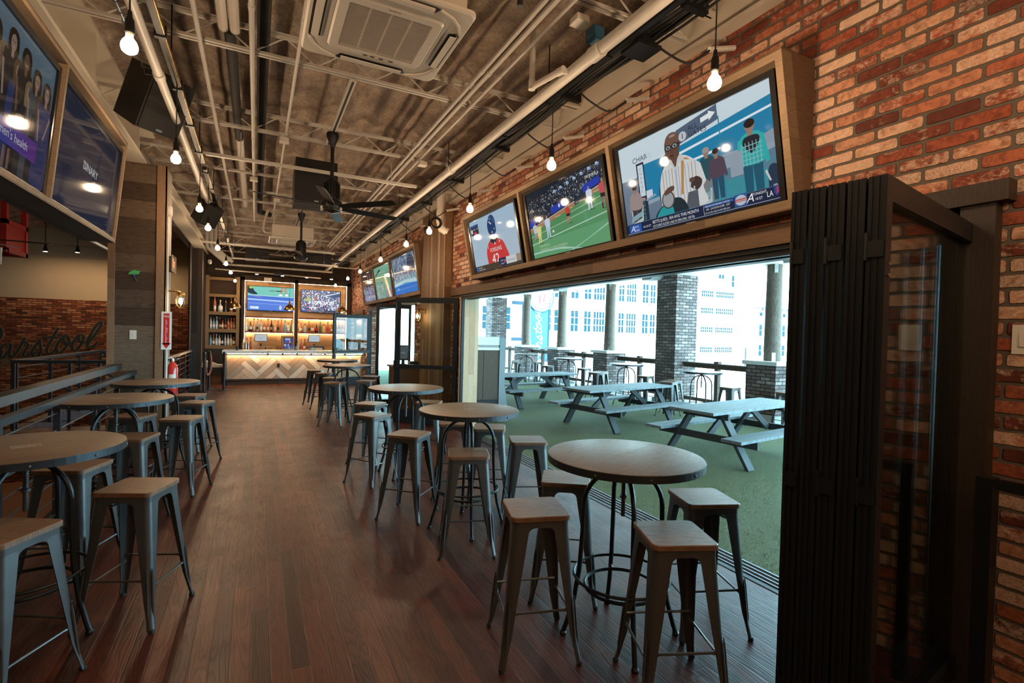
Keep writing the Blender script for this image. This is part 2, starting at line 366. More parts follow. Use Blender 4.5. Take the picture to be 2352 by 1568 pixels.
# right wall with its two openings
O1=(1.30,8.45); O2=(11.3,16.6); HD=2.31
b=MB()
for y0,y1,z0 in ((-3,O1[0],0),(O1[0],O1[1],HD+.1),(O1[1],O2[0],0),(O2[0],O2[1],HD+.05),(O2[1],YB+.3,0)): b.box(W,W+WT,y0,y1,z0,5.0)
struct('wall_right',b,'brick_red')
# back wall, mural wall
b=MB().box(-1.6,W+WT,YB,YB+.2,-.3,5.0); struct('wall_back',b,'dark_wood')
b=MB().box(-9,-1.55,YB,YB+.2,-3.3,2.41); struct('wall_mural',b,'brick_mural')
b=MB().box(-9,-1.55,YB+.02,YB+.2,2.41,5.0); b.box(-9,-1.55,YB-.05,YB+.02,3.75,3.8); b.box(-9,-1.55,YB-.09,YB+.02,4.1,4.3); struct('wall_back_upper',b,'cream_wall')
b=MB().box(-9.2,-9,-3,YB,-3.3,5.0); struct('wall_left',b,'cream_wall')
b=MB().box(-9,W+WT,-3.2,-3,-3.3,5.0); struct('wall_front',b,'cream_wall')
b=MB().box(-1.56,-1.53,15.3,YB,-.3,4.2); struct('wall_side',b,'dark_wood_vertical')
# wood pilaster between openings
b=MB().box(W-.16,W,8.9,10.36,0,4.06); struct('trim_2',b,'pilaster_wood')
# light jamb boards of the door opening, dark trim at the near end
b=MB().box(W-.015,W+WT+.04,O1[1]-.03,O1[1],0,HD+.1); struct('trim_3',b,'jamb_wood')
b=MB().box(W-.07,W,O1[0]-.17,O1[0]-.03,0,2.40); b.box(W-.09,W,O1[0]-.22,O1[0]+.6,2.40,2.50); struct('trim_4',b,'dark_trim')
# timber lintel + dark door head track
b=MB().box(W-.045,W+.02,O1[0]+.6,O1[1]+.42,2.365,2.495); struct('trim_5',b,'header_wood')
b=MB(); b.box(W-.02,W+.20,O1[0],O1[1]+.12,HD+.02,HD+.10); b.box(W+.0,W+.04,O1[0],O1[1],HD-.02,HD+.03); b.box(W+.11,W+.2,O1[0],O1[1],HD-.02,HD+.03); struct('trim_6',b,'bronze')
b=MB().box(W+.04,W+.11,O1[0],O1[1],HD+.012,HD+.02); struct('trim_7',b,'aluminium')
b=MB().box(W-.05,W+.02,O2[0]-.1,O2[1]+.1,2.30,2.40); struct('trim_8',b,'black_paint')
b=MB(); b.box(W,W+.08,O2[0],O2[0]+.06,0,2.32); b.box(W,W+.08,O2[1]-.06,O2[1],0,2.32); b.box(W,W+.05,O1[1]-.07,O1[1]-.03,0,HD); struct('trim_9',b,'bronze')
# floor track of the folding door
b=MB()
for i,(a,c,h) in enumerate(((0,.012,.010),(.012,.05,.001),(.05,.062,.010),(.062,.10,.001),(.10,.112,.010),(.112,.15,.001),(.15,.165,.010))): b.box(W+a-.04,W+c-.04,O1[0],O1[1],-.02,h)
struct('trim_10',b,'track_metal')
b=MB().box(W-.1,W-.04,O1[0],O1[1],-.02,.004); struct('trim_11',b,'bronze')
b=MB().box(W-.04,W+.24,O2[0],O2[1],-.02,.008); struct('trim_12',b,'aluminium')
# steel beam over the right wall : web, flange, stub brackets
b=MB(); b.box(W-.10,W-.0,-3,YB,4.07,4.11); b.box(W-.03,W+.0,-3,YB,4.1,4.42)
o=b.build('steel_beam','cream_steel',smooth=0); tag(o,'long cream painted steel beam running along the top of the brick wall above the televisions','beam')
for i,Y in enumerate((2.95,4.85,6.85,8.9,10.9,12.9,14.9)):
    b=MB(); b.box(W-.55,W-.03,Y-.06,Y+.06,4.27,4.285); b.box(W-.55,W-.03,Y-.06,Y+.06,4.42,4.435); b.box(W-.55,W-.03,Y-.008,Y+.008,4.27,4.43)
    o=b.build('beam_bracket','cream_steel',smooth=0); tag(o,'cream steel stub bracket sticking out of the wall beam, the %s from the camera'%ORD[i],'bracket','stub brackets on the wall beam')
# left girder on the column
b=MB(); b.box(-1.95,-1.35,-3,8.95,3.86,3.9); b.box(-1.68,-1.62,-3,8.95,3.9,4.39); b.box(-1.95,-1.35,-3,8.95,4.39,4.42)
for y in range(-2,9,2): b.box(-1.93,-1.37,y,y+.02,3.9,4.39)
o=b.build('steel_girder','cream_steel',smooth=0); tag(o,'deep cream steel girder above the left televisions resting on the plank column','beam')
b=MB(); b.box(-1.95,-1.5,8.96,YB-.1,4.15,4.2); b.box(-1.75,-1.7,8.96,YB-.1,4.2,4.42)
b.bar((-1.35,8.95,3.55),(-1.35,13.6,2.9),.10,.06) if False else None
o=b.build('steel_girder','cream_steel',smooth=0); tag(o,'cream steel girder beyond the plank column over the stairwell','beam')
b=MB(); b.box(-1.42,-1.18,8.9,15.05,3.66,3.685); b.box(-1.31,-1.29,8.9,15.05,3.685,3.84); b.box(-1.42,-1.18,8.9,15.05,3.84,3.86)
o=b.build('steel_beam','cream_steel',smooth=0); tag(o,'cream steel beam running from the plank column to the dark timber post','beam')
# open web joists
def joist(Y,zb=4.2,x0=-1.7,x1=3.2):
    t=thing('bar_joist','','joist',(0,Y,0),0,'open web joists under the foam ceiling')
    b=MB(); b.box(x0,x1,-.036,-.010,zb,zb+.004); b.box(x0,x1,.010,.036,zb,zb+.004); b.box(x0,x1,-.016,-.012,zb,zb+.035); b.box(x0,x1,.012,.016,zb,zb+.035)
    b.build('bottom_chord','white_paint',t,0)
    b=MB(); b.box(x0,x1,-.04,.04,zb+.225,zb+.235); b.box(x0,x1,-.01,.01,zb+.20,zb+.225); b.build('top_chord','white_paint',t,0)
    b=MB(); n=9; s=(x1-x0)/n
    for i in range(n):
        b.cyl((x0+i*s,0,zb+.02),(x0+i*s+s/2,0,zb+.215),.008,n=6); b.cyl((x0+i*s+s/2,0,zb+.215),(x0+(i+1)*s,0,zb+.02),.008,n=6)
    b.build('web','white_paint',t,0); return t
JY=[1.15,3.2,5.25,7.28,9.35,11.4,13.4,15.4,17.4,19.4]
for i,Y in enumerate(JY):
    t=joist(Y); t['label']='cream open-web steel joist spanning the ceiling, %s'%(['behind the camera','nearest the camera above the air conditioner','just beyond the large air conditioner','between the near fan and its hanging speaker','beyond the near fan and speaker','above the far fan','above the far air conditioner','beyond the far air conditioner','second from the bar wall','closest to the bar wall'][i])
# ------------------------------------------------------------------ left column clad in reclaimed boards
t=thing('plank_column','tall square column clad in horizontal reclaimed grey brown boards with wood corner trims','column',(-1.44,8.35,0))
b=MB().box(-.30,.31,0,.52,0,3.86); b.build('board_cladding','barn_wood',t,0)
b=MB(); b.box(-.31,-.235,-.02,.0,0,3.86); b.build('corner_trim','trim_wood',t,0)
b=MB(); b.box(.215,.325,-.02,.0,0,3.86); b.box(.31,.325,-.02,.09,0,3.86); b.build('corner_trim','trim_wood',t,0)
b=MB(); b.box(.31,.318,.09,.50,0,3.86); b.build('side_panel','plaster',t,0)
def sw(name,label,x,y,z,face,mt='white_plastic',w=.075,h=.12):
    b=MB(); 
    if face=='y': b.box(x-w/2,x+w/2,y-.008,y,z-h/2,z+h/2); b.box(x-.018,x+.018,y-.012,y-.008,z-.035,z+.035)
    else: b.box(x-.008,x,y-w/2,y+w/2,z-h/2,z+h/2); b.box(x-.012,x-.008,y-.018,y+.018,z-.035,z+.035)
    o=b.build(name,mt,smooth=0); return tag(o,label,'switch')
sw('light_switch','white light switch plate on the front of the plank column',-1.47,8.345,1.555,'y')
sw('light_switch','white switch plate on the near end of the brick wall at the right edge',W,1.03,1.735,'x',w=.09,h=.14)
b=MB(); b.add([(-1.53,8.338,2.36),(-1.42,8.338,2.37),(-1.40,8.338,2.41),(-1.47,8.338,2.425),(-1.52,8.338,2.39)],[(0,1,2,3,4)]); b.prism([(-1.53,2.36),(-1.42,2.37),(-1.40,2.41),(-1.47,2.425),(-1.52,2.39)],-8.348,-8.345,M=Matrix(((1,0,0,0),(0,0,-1,0),(0,1,0,0),(0,0,0,1))))
o=b.build('tape_patch','tape_green',smooth=0); tag(o,'torn scrap of green painter tape stuck on the plank column','tape')
b=MB(); b.bar((-1.48,8.342,2.36),(-1.44,8.342,2.28),.012,.006); b.bar((-1.485,8.342,2.37),(-1.45,8.342,2.35),.012,.006)
o=b.build('tape_strip','tape_blue',smooth=0); tag(o,'thin blue strip hanging below the green tape scrap on the column','tape')
# things on the column side
CX=-1.12
b=MB().lathe([(.0,.0),(.07,.0),(.085,.02),(.085,.05)],(0,0,0),20,M=Matrix.Rotation(pi/2,3,'Y')@Matrix.Rotation(pi,3,'X'))
o=b.build('smoke_alarm','white_plastic'); o.location=(CX+.04,8.55,3.3); tag(o,'round white smoke alarm high on the side of the plank column','smoke alarm')
b=MB(); b.tube([(CX+.015,8.42,0),(CX+.015,8.42,3.2)],.012); b.tube([(CX+.015,8.47,0),(CX+.015,8.47,1.3)],.009)
o=b.build('wall_conduit','white_paint'); tag(o,'thin painted conduit running up the side of the plank column','conduit')
t=thing('exit_sign','small black box EXIT sign on the side of the plank column','sign',(CX,8.6,2.56))
b=MB().box(0,.06,-.15,.15,-.1,.1); b.build('housing','black_paint',t,0)
b=MB(); vs,fs=text_mesh('EXIT',.13,.0)
b.add([(.062,x-.13,y-.045) for x,y,z in vs],fs)
o=b.build('letters','exit_glow',t,0) 
b=MB(); b.tube([(0,-.17,-.11),(0,.17,-.11),(0,.17,.11),(0,-.17,.11)],.008,6,closed=True); o=b.build('frame','crate_wood',t,0); o.location=(.065,0,0)
def sconce(loc,rz,label,wallv=1):
    t=thing('wall_sconce',label,'lamp',loc,rz)   # arm leaves along +x
    b=MB(); b.box(0,.02,-.035,.035,-.06,.06); b.tube([(.01,0,.02),(.13,0,.03),(.17,0,.01)],.014,8); b.lathe([(.028,.0),(.05,-.01),(.055,-.04),(.05,-.05)],(.17,0,.01)); b.build('bracket','brass',t)
    b=MB(); b.lathe([(.046,-.05),(.048,-.15),(.035,-.19),(0,-.205)],(.17,0,.0)); b.build('glass_jar','glass',t)
    b=MB()
    for k in range(4):
        a=k*pi/2; b.tube([(.17+.054*cos(a),.054*sin(a),-.04),(.17+.054*cos(a),.054*sin(a),-.15),(.17+.03*cos(a),.03*sin(a),-.20),(.17,0,-.215)],.004,5)
    b.ring((.17,0,-.10),.054,.004,16,5); b.build('cage','brass',t)
    b=MB(); b.lathe([(.0,-.065),(.014,-.07),(.026,-.11),(.02,-.14),(0,-.15)],(.17,0,0),12); b.build('bulb','sconce_glow',t); return t
sconce((CX-.005,8.47,2.15),0,'brass caged wall lamp glowing on the side of the plank column')
t=thing('extinguisher_sign','tall white and red FIRE EXTINGUISHER sign with arrow on the column side','sign',(-1.095,8.322,1.62),-pi/2)
b=MB().box(0,.004,-.06,.06,-.26,.26); b.build('plate','sign_white',t,0)
b=MB(); b.box(.004,.006,-.035,.035,-.19,.235,); b.add([(.006,-.052,-.17),(.006,.052,-.17),(.006,0,-.245)],[(0,1,2)]); b.build('arrow','sign_red',t,0)
b=MB(); vs,fs=text_mesh('FIRE',.042,0); b.add([(.008,x-.042,y+.18) for x,y,z in vs],fs)
for i,ch in enumerate('EXTINGUISHER'):
    vs,fs=text_mesh(ch,.034,0); b.add([(.008,x-.012,y+.125-i*.027) for x,y,z in vs],fs)
b.build('letters','sign_white',t,0)
t=thing('fire_extinguisher','red fire extinguisher with black hose beside the plank column behind the far left table','fire extinguisher',(CX+.065,8.62,.66)); t.scale=(.85,.85,1)
b=MB().lathe([(.0,0),(.07,.0),(.078,.02),(.078,.42),(.06,.47),(.03,.50),(.025,.52)],n=20); b.build('cylinder','fire_red',t)
b=MB(); b.lathe([(.022,.51),(.026,.55),(.012,.58)],n=12); b.bar((-.01,0,.565),(.10,-.03,.62),.022,.01); b.bar((-.01,0,.555),(.09,-.03,.56),.022,.01); b.ring((-.03,-.02,.57),.02,.004,12,5,M=Matrix.Rotation(pi/2,3,'X')); b.build('valve_handle','steel_bright',t)
b=MB(); b.tube(crom([(-.02,0,.55),(-.07,-.05,.53),(-.085,-.06,.40),(-.08,-.05,.25),(-.075,-.03,.15)]),.012,7); b.build('hose','rubber',t)
b=MB(); 
for k in range(7):
    a0=-2.2+k*.2; b.add([(.0795*cos(a),.0795*sin(a),z) for a,z in ((a0,.14),(a0+.2,.14),(a0+.2,.34),(a0,.34))],[(0,1,2,3)])
b.build('label','paper',t,0)
b=MB(); b.box(-.11,-.07,-.03,.03,.2,.4); b.box(-.09,0.0,-.01,.01,-.62,-.6) if False else None; b.build('wall_bracket','black_metal',t,0)
# ------------------------------------------------------------------ bar stool (wood seat, pressed steel frame)
def leg_mb(sx,sy):
    b=MB(); N=10; rings=[]; n=6
    for i in range(N+1):
        t=i/N; z=.728*(1-t)+.012*t
        c=.148+(.205-.148)*t**1.0+(.012*(max(0,t-.85)/.15))
        w=.088*(1-t)**1.0+.026*t if t<.9 else .030
        r=min(.034,w*.72)
        out=[(c-w,c)]+[(c-r+r*sin(a),c-r+r*cos(a)) for a in [pi/2*k/n for k in range(n+1)]]+[(c,c-w)]
        th=.005; inn=[(c-w,c-th)]+[(c-r+(r-th)*sin(a),c-r+(r-th)*cos(a)) for a in [pi/2*k/n for k in range(n+1)]]+[(c-th,c-w)]
        rings.append([(x*sx,y*sy,z) for x,y in out+inn[::-1]])
    vs=[p for r_ in rings for p in r_]; m=len(rings[0]); fs=[]
    for i in range(N):
        for k in range(m):
            l=(k+1)%m; f=(i*m+k,i*m+l,(i+1)*m+l,(i+1)*m+k); fs.append(f if sx*sy>0 else f[::-1])
    b.add(vs,fs)
    # pressed rib on the lower half
    f1=lambda z:.148+(.205-.148)*((.728-z)/.716)
    for ax in (0,1):
        for a in (0,):
            zs=[.34,.30,.12,.07]; 
            P=[]
            for z in zs:
                c=f1(z)+.002; q=c-.018
                P.append((q*sx,c*sy,z) if ax==0 else (c*sx,q*sy,z))
            b.tube(P,[.002,.006,.006,.002],6)
    return b
def make_stool(label,group):
    t=thing('bar_stool',label,'bar stool',(0,0,0),0,group)
    b=MB(); P=rrect(.157,.157,.032,5); Q=rrect(.153,.153,.030,5); m=len(P)
    vs=[(x,y,.735) for x,y in P]+[(x,y,.756) for x,y in P]+[(x,y,.760) for x,y in Q]
    b.add(vs,[tuple(range(m-1,-1,-1)),tuple(range(2*m,3*m))]+[(j*m+k,j*m+(k+1)%m,(j+1)*m+(k+1)%m,(j+1)*m+k) for j in (0,1) for k in range(m)])
    b.build('seat','seat_wood',t,30)
    for sx in (-1,1):
        for sy in (-1,1):
            b=leg_mb(sx,sy); l=b.build('leg','gun_metal',t,40)
            f=MB(); c=.216; f.lathe([(.014,0),(.016,.012),(.012,.022)],(sx*(c-.012),sy*(c-.012),0),8); f.build('rubber_foot','rubber',l)
    b=MB(); P=rrect(.150,.150,.032,5); Q=rrect(.145,.145,.03,5)
    for A,z0,z1 in ((P,.700,.736),):
        vs=[(x,y,z0) for x,y in A]+[(x,y,z1) for x,y in A]; m=len(A); b.add(vs,[(k,(k+1)%m,m+(k+1)%m,m+k) for k in range(m)])
        vs=[(x*.965,y*.965,z0) for x,y in A]+[(x*.965,y*.965,z1) for x,y in A]; b.add(vs,[(m+k,m+(k+1)%m,(k+1)%m,k) for k in range(m)])
    # arched gussets
    for q in range(4):
        M=Matrix.Rotation(q*pi/2,4,'Z')
        for s in (-1,1):
            poly=[(s*.075,.70),(s*.035,.70),(s*.050,.696),(s*.062,.688),(s*.070,.672),(s*.076,.645),(s*.085,.645),(s*.085,.70)]
            vs=[M@V((x,y,z)) for y in (-.1505,-.1455) for x,z in poly]; n=len(poly)
            b.add(vs,[tuple(range(n)),tuple(range(2*n-1,n-1,-1))]+[(k,n+k,n+(k+1)%n,(k+1)%n) for k in range(n)])
    b.build('apron','gun_metal',t,40)
    b=MB(); b.tube([(-.12,-.12,.655),(0,0,.69),(.12,.12,.655)],.006,6); b.tube([(-.12,.12,.655),(0,0,.688),(.12,-.12,.655)],.006,6); b.build('cross_brace','gun_metal',t)
    for q in range(4):
        z=.235 if q%2 else .275; c=.148+.057*((.728-z)/.716)-.012
        M=Matrix.Rotation(q*pi/2,4,'Z'); b=MB()
        P=[M@V((x,-c,z)) for x in (-c,-c+.04,-c+.05,c-.05,c-.04,c)]; b.tube(P,[.010,.009,.0062,.0062,.009,.010],7); b.build('stretcher','gun_metal',t)
    return t
# ------------------------------------------------------------------ round bar table on arched tube legs
def make_table(label,group):
    t=thing('high_table',label,'table',(0,0,0),0,group); H=1.03; r=.435
    b=MB().lathe([(0,H-.030),(r-.006,H-.030),(r-.005,H-.001),(r-.010,H),(0,H)],n=64); tp=b.build('table_top','table_wood',t,30)
    b=MB(); n=64
    for i in range(n):
        a,c=2*pi*i/n,2*pi*(i+1)/n
        R0,R1=r-.006,r; z0,z1=H-.040,H-.002
        p=lambda rr,aa,z:(rr*cos(aa),rr*sin(aa),z)
        b.add([p(R1,a,z0),p(R1,c,z0),p(R1,c,z1),p(R1,a,z1),p(R0,a,z0),p(R0,c,z0),p(R0,c,z1),p(R0,a,z1)],[(0,1,2,3),(3,2,6,7),(1,0,4,5),(5,4,7,6)])
    bd=b.build('steel_band','band_metal',t,40)
    for k in range(10):
        a=2*pi*k/10+.2; M=Matrix.Rotation(a,3,'Z')@Matrix.Rotation(pi/2,3,'Y'); b=MB()
        b.lathe([(.007,0),(.0065,.003),(.003,.006),(0,.0065)],(r*cos(a),r*sin(a),H-.022),8,M=M); b.build('bolt','gun_metal',bd)
    for k in range(4):
        a=pi/4+k*pi/2; d=V((cos(a),sin(a),0)); P=[]
        P+= [d*.02+V((0,0,.945))]
        for j in range(0,9):
            th=pi/2*j/8; P.append(d*(.02+.205*sin(th))+V((0,0,.74+.205*cos(th))))
        P+=[d*.228+V((0,0,.58)),d*.24+V((0,0,.38)),d*.268+V((0,0,.20)),d*.308+V((0,0,.06)),d*.322+V((0,0,.02))]
        b=MB(); b.tube(P,.0135,9); l=b.build('leg','black_metal',t); f=MB(); f.lathe([(.018,0),(.020,.012),(.012,.024)],tuple(d*.324),10); f.build('foot_cap','black_metal',l)
    b=MB(); b.cyl((0,0,.68),(0,0,.96),.012); b.lathe([(.012,.78),(.02,.785),(.02,.80),(.012,.805)]); b.tube([(-.035,0,.80),(.035,0,.80)],.005,6)
    for k in range(12): b.ring((0,0,.80+k*.013),.0125,.0022,10,4)
    b.build('centre_screw','gun_metal',t)
    b=MB(); b.lathe([(.0,.945),(.035,.945),(.035,1.0),(.02,1.01),(.02,H-.035),(0,H-.035)]); 
    for k in range(4):
        a=k*pi/2; b.bar((0,0,H-.036),(.24*cos(a),.24*sin(a),H-.036),.03,.006)
    b.build('hub','black_metal',t)
    b=MB(); b.ring((0,0,.34),.268,.0085,40,7); b.build('foot_ring','black_metal',t)
    b=MB(); b.ring((0,0,.28),.205,.010,40,7)
    for k in range(4):
        a=pi/4+k*pi/2; b.tube([(.205*cos(a),.205*sin(a),.28),(.25*cos(a),.25*sin(a),.29)],.006,6); b.lathe([(.0,-.012),(.012,0),(.0,.012)],(.268*cos(a),.268*sin(a),.34),8)
    b.build('inner_ring','black_metal',t)
    # worn emblem branded in the middle of the top
    b=MB(); vs,fs=text_mesh('BAR',.045,0); 
    b.box(-.055,.055,-.032,-.029,H+.0003,H+.0006); b.box(-.055,.055,.029,.032,H+.0003,H+.0006); b.box(-.058,-.055,-.032,.032,H+.0003,H+.0006); b.box(.055,.058,-.032,.032,H+.0003,H+.0006)
    for k in range(26): 
        x=random.uniform(-.048,.044);y=random.uniform(-.026,.022); b.box(x,x+random.uniform(.003,.012),y,y+.003,H+.0003,H+.0006)
    b.build('worn_emblem','cream_steel',t,0)
    return t
stool0=None; table0=None
def put_stool(x,y,deg,label,group,z=0):
    global stool0
    if stool0 is None: stool0=make_stool(label,group); s=stool0
    else: s=copy_tree(stool0)
    s.location=(x,y,z); s.rotation_euler=(0,0,R(deg)); s['label']=label; s['group']=group
def put_table(x,y,deg,label,group,z=0):
    global table0
    if table0 is None: table0=make_table(label,group); s=table0
    else: s=copy_tree(table0)
    s.location=(x,y,z); s.rotation_euler=(0,0,R(deg)); s['label']=label; s['group']=group
G='round bar tables inside'
put_table(1.88,2.25,20,'round wood topped bar table nearest the camera by the open folding door',G)
put_table(1.68,4.10,31,'second round bar table along the open doorway behind the nearest one',G)
put_table(1.61,5.92,8,'third round bar table in front of the open glass door',G)
put_table(1.55,9.87,40,'fourth round bar table standing near the herringbone bar',G)
put_table(1.62,11.6,15,'round bar table closest to the herringbone bar',G)
put_table(-1.09,3.58,25,'round bar table cut by the left edge of the photo beside the railing',G)
put_table(-1.11,5.64,10,'middle round bar table beside the left railing',G)
put_table(-1.03,7.17,33,'round bar table by the plank column hiding the fire extinguisher',G)
G='wood seated bar stools inside'
for x,y,d,l in (
 (1.375,2.375,-15.6,'bar stool with bold grained seat, front left of the nearest bar table'),
 (1.82,1.80,-22,'bar stool nearest the camera, front right of the nearest bar table'),
 (2.40,2.15,-20,'bar stool between the nearest bar table and the door track'),
 (1.85,2.80,-33,'bar stool half hidden behind the nearest bar table top'),
 (1.51,3.68,-19,'bar stool in front of the second bar table on the right'),
 (1.28,4.56,-42,'bar stool with light amber seat, left of the second bar table on the right'),
 (2.19,3.95,-20,'bar stool right of the second bar table, close to the door track'),
 (2.12,4.62,-25,'bar stool behind the right side of the second bar table'),
 (1.185,5.74,-56,'bar stool left front of the third bar table on the right'),
 (1.335,6.62,-40,'bar stool behind left of the third bar table on the right'),
 (2.10,6.55,-30,'bar stool behind the third bar table, in front of the glass door'),
 (1.88,4.98,-22,'bar stool mostly hidden behind the second bar table top, showing its legs'),
 (1.265,10.18-.8,-30,'bar stool front left of the fourth bar table'),
 (1.356,10.3,-35,'bar stool behind left of the fourth bar table'),
 (1.848,9.6,-30,'bar stool front right of the fourth bar table'),
 (2.114,10.5,-25,'bar stool behind right of the fourth bar table near the glass door'),
 (1.22,12.2,-20,'leftmost bar stool in front of the herringbone bar'),
 (1.32,11.4,-30,'bar stool left of the bar table closest to the bar'),
 (-.60,3.60,-22,'bar stool with red brown seat, right of the nearest left table'),
 (-1.06,4.27,-20,'bar stool half behind the nearest left table top'),
 (-1.005,3.03,-28,'bar stool cut by the left edge of the photo'),
 (-.917,5.216,-16,'bar stool in front of the middle left table') ,
 (-.66,6.1,-19,'bar stool with wide stance right behind the middle left table'),
 (-1.12,6.4,-25,'bar stool tucked behind the middle left table by the railing'),
 (-.64,7.31,-22,'bar stool right of the far left table, showing its long front leg'),
 (-.79,8.1,-18,'bar stool behind the far left table beside the fire extinguisher'),
): put_stool(x,y,d,l,G)
# ------------------------------------------------------------------ railings
def railing(name,label,A,B_,post_y,H,rods=7,cap=(.06,.05),top_post=None,z0=0):
    t=thing(name,label,'railing',(0,0,0)); A=V(A);Bv=V(B_); d=(Bv-A); L=d.length; u=d.normalized()
    b=MB(); b.bar(A+V((0,0,H)),Bv+V((0,0,H)),cap[0],cap[1]); b.build('top_rail','rail_metal',t,0)
    for s in post_y:
        b=MB(); p=A+u*s; b.box(p.x-.022,p.x+.022,p.y-.022,p.y+.022,p.z-z0,p.z+H-.02); b.build('post','rail_metal',t,0)
    for k in range(rods):
        z=.12+(H-.22)*k/(rods-1)*1.0; b=MB(); b.tube([A+V((0,0,z)),Bv+V((0,0,z))],.0065,6); b.build('rod','rail_metal',t)
    return t
railing('stair_railing','long dark metal railing on the left beside the bar tables, guarding the stairwell',(-1.45,.9,0),(-1.45,8.33,0),[.1,1.2,2.3,3.4,4.5,5.55,6.5,7.35],1.05,7)
t=thing('drink_rail','thick worn metal ledge rail running above the left railing','rail',(0,0,0))
b=MB(); b.box(-1.63,-1.52,.9,8.0,1.115,1.185); b.build('ledge','rail_metal',t,0)
b=MB(); 
for y in (1.5,3,4.5,6,7.5): b.bar((-1.58,y,1.10),(-1.46,y,1.04),.03,.02)
b.build('bracket','rail_metal',t,0)
railing('stair_railing','black railing seen face on in the stairwell before the mural wall',(-3.36,10.45,0),(-1.75,10.3,0),[.02,.72,1.1,1.55],1.07,6)
railing('stair_railing','angled dark railing running away towards the mural wall',(-3.36,10.5,0),(-3.1,14.35,0),[.1,1.3,2.6,3.8],1.07,6,z0=.1)
railing('stair_railing','dark railing between the plank column and the dark wood post',(-1.50,9.0,0),(-1.45,15.0,0),[.3,1.2,2.1,3.0,3.9,4.8,5.8],1.07,8)
b=MB(); b.bar((-3.1,14.35,1.07),(-2.4,16.9,.0),.06,.05)
for k in range(4): b.bar((-3.1,14.35,.85-k*.2),(-2.4,16.9,-.2-k*.2),.015)
o=b.build('stair_handrail','rail_metal',smooth=0); tag(o,'dark handrail dropping away down the far stairs left of the plank column','handrail')
# stairs going down with warm lit treads
t=thing('staircase','wooden stairs with lit treads going down beside the left railing','stairs',(0,0,0))
for k in range(12):
    b=MB(); b.box(-3.3,-1.75,1.2+k*.29,1.52+k*.29,-.12-k*.18,-.07-k*.18); b.build('tread','header_wood',t,0)
    b=MB(); b.box(-3.2,-1.8,1.50+k*.29,1.51+k*.29,-.15-k*.18,-.125-k*.18); b.build('tread_light','gold_glow',t,0)
b=MB(); b.box(-1.75,-1.70,1.0,5,-2.6,-.0); 
o=MB().bar((-1.72,1.1,-.2),(-1.72,4.9,-2.5),.04,.25).build('stringer','black_paint',t,0)
# dark timber post at the end of the stair side wall
t=thing('wood_post','tall dark timber clad post left of the bar opening','post',(-1.34,15.2,0))
b=MB().box(-.13,.10,-.12,.12,0,3.66); b.build('cladding','dark_wood_vertical',t,0)
b=MB().box(-.14,.0,-.135,-.12,0,1.2); b.build('lower_panel','black_paint',t,0)
# black floor posts + belt stands
def stanchion(x,y,label,tilt=0):
    t=thing('rope_stanchion',label,'stanchion',(x,y,0),0,'rope stanchions left of the bar')
    b=MB().lathe([(0,0),(.16,0),(.16,.012),(.05,.03),(.03,.05)],n=24); b.build('base','rail_metal',t)
    b=MB().lathe([(.03,.03),(.03,.96),(.034,.97),(.034,1.02),(0,1.03)],n=14); b.build('post','rail_metal',t)
    return t
stanchion(-1.16,15.0,'dark rope stanchion furthest left, next to the timber post')
stanchion(-1.10,15.7,'dark rope stanchion with a rope, in the middle of the three')
stanchion(-.74,15.4,'dark rope stanchion just left of the bar corner')
b=MB(); b.tube(crom([(-1.08,15.7,.97),(-1.05,15.66,.75),(-1.06,15.55,.50),(-1.12,15.3,.42),(-1.13,15.15,.62),(-1.15,15.04,.90)],6),.022,8)
o=b.build('barrier_rope','rope'); tag(o,'red and cream braided barrier rope hanging from the stanchions','rope')
t=thing('storage_bench','low dark bench left of the bar holding folded paper bags','bench',(-1.15,17.6,0))
b=MB(); b.box(-.3,.3,-.25,.25,.40,.47); b.build('top','black_paint',t,0)
for sx in (-.27,.27):
    for sy in (-.22,.22): MB().box(sx-.03,sx+.03,sy-.03,sy+.03,0,.40).build('leg','black_paint',t,0)
b=MB(); b.add([(-.28,-.2,.47),(.28,-.2,.47),(.28,.2,.47),(-.28,.2,.47),(-.24,-.15,.66),(.05,-.15,.60),(.02,.12,.60),(-.22,.12,.68)],[(0,1,5,4),(1,2,6,5),(2,3,7,6),(3,0,4,7),(4,5,6,7),(0,3,2,1)]); b.box(-.29,.29,-.21,.21,.47,.54)
o=b.build('paper_bag','paper',smooth=0); o.location=(-1.15,17.6,0.0); tag(o,'pile of cream paper bags lying on the low bench','bag')
# black post and bar at the lower right corner
t=thing('door_guard_rail','black steel post with a side bar beside the folded doors at the lower right corner','rail',(3.0,1.06,0))
b=MB(); b.box(-.03,.04,-.03,.03,0,1.10); b.build('post','black_metal',t,0)
b=MB(); b.box(.04,.10,-.5,-.02,1.045,1.085); b.bar((.04,0,1.065),(.1,-.9,1.065),.03,.04); b.build('bar','black_metal',t,0)
